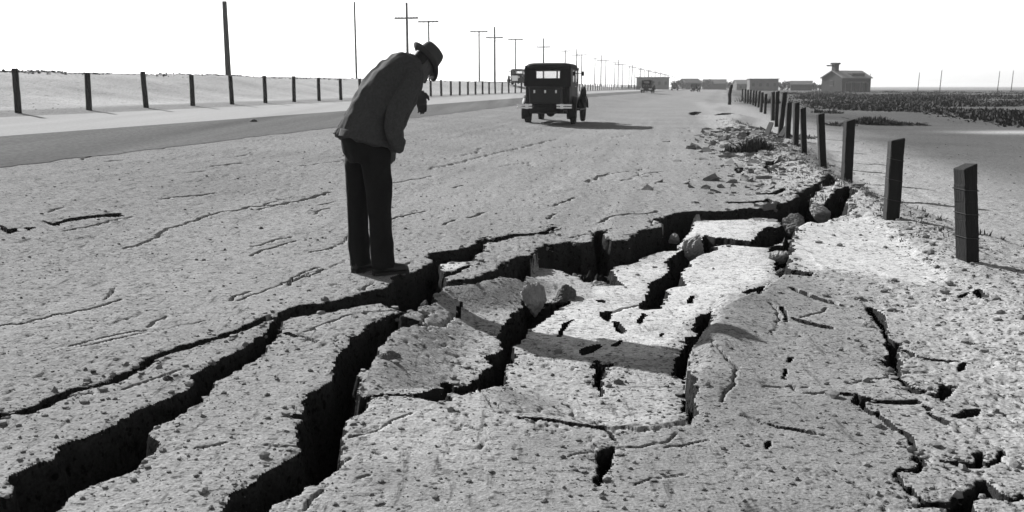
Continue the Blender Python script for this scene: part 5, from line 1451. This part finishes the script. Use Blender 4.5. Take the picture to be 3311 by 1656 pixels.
def scrub_ok(x, y):
    u = x / y
    if u < 0.262 + 0.25 / (1 + y * 0.04): return False
    lim = 70 - 120 * (u - 0.30)                     # near edge of the scrub
    return y > lim + 16 * (float(vnoise(np.array(x * 0.25), np.array(y * 0.06), 402)) - 0.5)
cnt = 0
while cnt < 4200:
    y = 36 * math.exp(rng.random() * 2.0); u = rng.uniform(0.25, 0.80); x = u * y
    if not scrub_ok(x, y): continue
    cnt += 1
    if float(vnoise(np.array(x * 0.09 + 3), np.array(y * 0.05), 400)) > 0.62: continue
    h = rng.uniform(0.12, 0.30) + 0.55 * float(vnoise(np.array(x * 0.16), np.array(y * 0.12), 401)) ** 2
    ch.append(tuft_geo(rng, x, y, ground_z(x, y) - 0.05, rng.uniform(0.9, 2.6), h, 40 if y < 80 else 20, 0.09, 0.3))
o = joined('scrub', ch, M_SCRUB)
tag(o, 'dark low scrub covering the flat beyond the mud on the right', 'scrub', kind='stuff')
# bank-top weeds on the left
ch = []
for k in range(900):
    y = 14 * math.exp(rng.random() * 2.9); t = 22.4 + rng.gauss(0, 0.5)
    x = float(road_x(np.array(y))) - t / 0.985
    if float(vnoise(np.array(y * 0.35), np.array(2.0), 410)) < 0.22: continue
    ch.append(tuft_geo(rng, x, y, ground_z(x, y) - 0.03, rng.uniform(0.4, 1.0), rng.uniform(0.05, 0.16), 10, 0.05, 0.2))
o = joined('bank_weeds', ch, M_SCRUB)
tag(o, 'thin dark line of weeds along the top of the left bank', 'weeds', kind='stuff')
# bushes one can tell apart
for k, (x, y, r, h, n, m, lb) in enumerate(((4.35, 17.4, 0.52, 0.36, 1500, M_SCRUB, 'dark spiky bush on the broken dirt left of the fence'),
        (14.3, 38.0, 1.5, 0.46, 1500, M_SCRUB, 'broad dark bush behind the third fence post'),
        (15.9, 37.2, 1.2, 0.22, 800, M_SCRUB, 'low dark bush trailing right from the broad bush'),
        (17.3, 51.5, 0.9, 0.35, 260, M_SCRUB, 'small dark bush on pale sand beyond the fourth fence post'),
        (7.2, 24.0, 0.7, 0.16, 240, M_GRASS, 'grey weeds around the feet of the fifth and sixth posts'),
        (12.2, 35.5, 0.9, 0.24, 240, M_GRASS, 'grey tuft right of the third fence post'),
        (21.5, 80.0, 2.6, 1.1, 420, M_SCRUB, 'dark bush at the far end of the right fence'))):
    e = empty('bush', (x, y, ground_z(x, y) - 0.02))
    v, f = [], []
    for q in range(5):           # several clumps, so the outline is uneven
        a, rr = rng.uniform(0, 6.28), rng.uniform(0.1, 0.75) * r
        v2, f2 = tuft_geo(rng, rr * math.cos(a), rr * math.sin(a), 0, r * rng.uniform(0.3, 0.65), h * rng.uniform(0.45, 1.1), n // 4, 0.012 if y < 20 else 0.03, 0.35)
        f += [tuple(i + len(v) for i in t_) for t_ in f2]; v += v2
    me = bpy.data.meshes.new('foliage'); me.from_pydata(v, [], f); link('foliage', me, e, m)
    bm = bmesh.new()
    for q in range(5):
        a = q * 1.256 + 0.3; bm_tube(bm, [(0, 0, -0.05), (r * 0.3 * math.cos(a), r * 0.3 * math.sin(a), h * 0.35), (r * 0.6 * math.cos(a), r * 0.6 * math.sin(a), h * 0.6)], [0.02, 0.012, 0.006], 5)
    link('stem', mesh_of(bm, 'stem'), e, M_WOOD)
    tag(e, lb, 'bush', 'single bushes by the right-hand fence')
# dry grass along the fence bank
ch = []
for k in range(520):
    y = rng.uniform(7.0, 34); t = rng.gauss(-2.15, 0.35)
    x = float(road_x(np.array(y))) - t / 0.985
    ch.append(tuft_geo(rng, x, y, ground_z(x, y) - 0.01, rng.uniform(0.04, 0.12), rng.uniform(0.03, 0.10), 9, 0.006, 0.0))
o = joined('fence_grass', ch, M_GRASS)
tag(o, 'short dry grass growing along the foot of the right-hand fence', 'grass', kind='stuff')
# far trees
def tree(px, d, h, r, lb):
    x = px_x(px, d); e = empty('far_tree', (x, d, ground_z(x, d) - 0.2))
    bm = bmesh.new(); bm_tube(bm, [(0, 0, 0), (0.1, 0, h * 0.4), (0.0, 0.1, h * 0.7)], [0.22, 0.16, 0.08], 7)
    for q in range(4): bm_tube(bm, [(0.05, 0, h * 0.35), (r * 0.5 * math.cos(q * 1.6), r * 0.5 * math.sin(q * 1.6), h * 0.65)], [0.09, 0.04], 5)
    link('trunk', mesh_of(bm, 'trunk'), e, M_WOOD)
    V, Fc = [], []
    lobes = [(rng.uniform(-0.6, 0.6) * r, rng.uniform(-0.6, 0.6) * r, h * rng.uniform(0.45, 0.85), r * rng.uniform(0.35, 0.6)) for _ in range(7)]
    for _ in range(420):
        lx, ly, lz, lr = rng.choice(lobes)
        p = Vector((rng.gauss(0, 1), rng.gauss(0, 1), rng.gauss(0, 0.8))).normalized() * lr * rng.random() ** 0.4 + Vector((lx, ly, lz))
        a, b = Vector((rng.gauss(0, 1), rng.gauss(0, 1), rng.gauss(0, 1))).normalized() * 0.28, Vector((rng.gauss(0, 1), rng.gauss(0, 1), rng.gauss(0, 1))).normalized() * 0.28
        i = len(V); V += [tuple(p - a), tuple(p + b), tuple(p + a), tuple(p - b)]; Fc.append((i, i + 1, i + 2, i + 3))
    me = bpy.data.meshes.new('crown'); me.from_pydata(V, [], Fc); link('crown', me, e, M_TREE)
    tag(e, lb, 'tree', 'trees on the horizon')
for tk, (px, d, h, r) in enumerate(((2190, 360, 3.6, 2.6), (2207, 370, 3.0, 2.2), (2252, 390, 3.8, 2.4), (2272, 385, 3.2, 2.4), (2292, 375, 4.2, 2.0), (2340, 390, 3.6, 2.8), (2362, 380, 3.0, 2.2), (2385, 395, 3.8, 2.8), (2425, 350, 2.8, 2.0), (2525, 340, 2.8, 2.0), (2548, 350, 3.4, 2.0), (2568, 345, 2.4, 2.2), (2618, 330, 2.4, 1.6), (2640, 335, 2.6, 1.8), (2650, 332, 2.0, 1.2))):
    tree(px, d, h, r, f'{ORD[tk]} small dark tree from the left in the low line on the horizon')

# ------------------------------------------------------------------ the dusty air
def air():
    bm = bmesh.new()
    bm_box(bm, (150, 4400, 9.0), (7000, 9200, 22.0))
    m = bpy.data.materials.new('dusty_air'); m.use_nodes = True
    n, l = m.node_tree.nodes, m.node_tree.links
    n.remove(n['Principled BSDF'])
    v = n.new('ShaderNodeVolumePrincipled')
    v.inputs['Color'].default_value = (0.9, 0.9, 0.9, 1)
    v.inputs['Density'].default_value = 0.0003
    v.inputs['Anisotropy'].default_value = 0.5
    l.new(v.outputs[0], n['Material Output'].inputs['Volume'])
    o = link('haze', mesh_of(bm, 'haze'), None, m)
    tag(o, 'pale dusty haze softening the far end of the highway', 'haze', kind='stuff')
air()
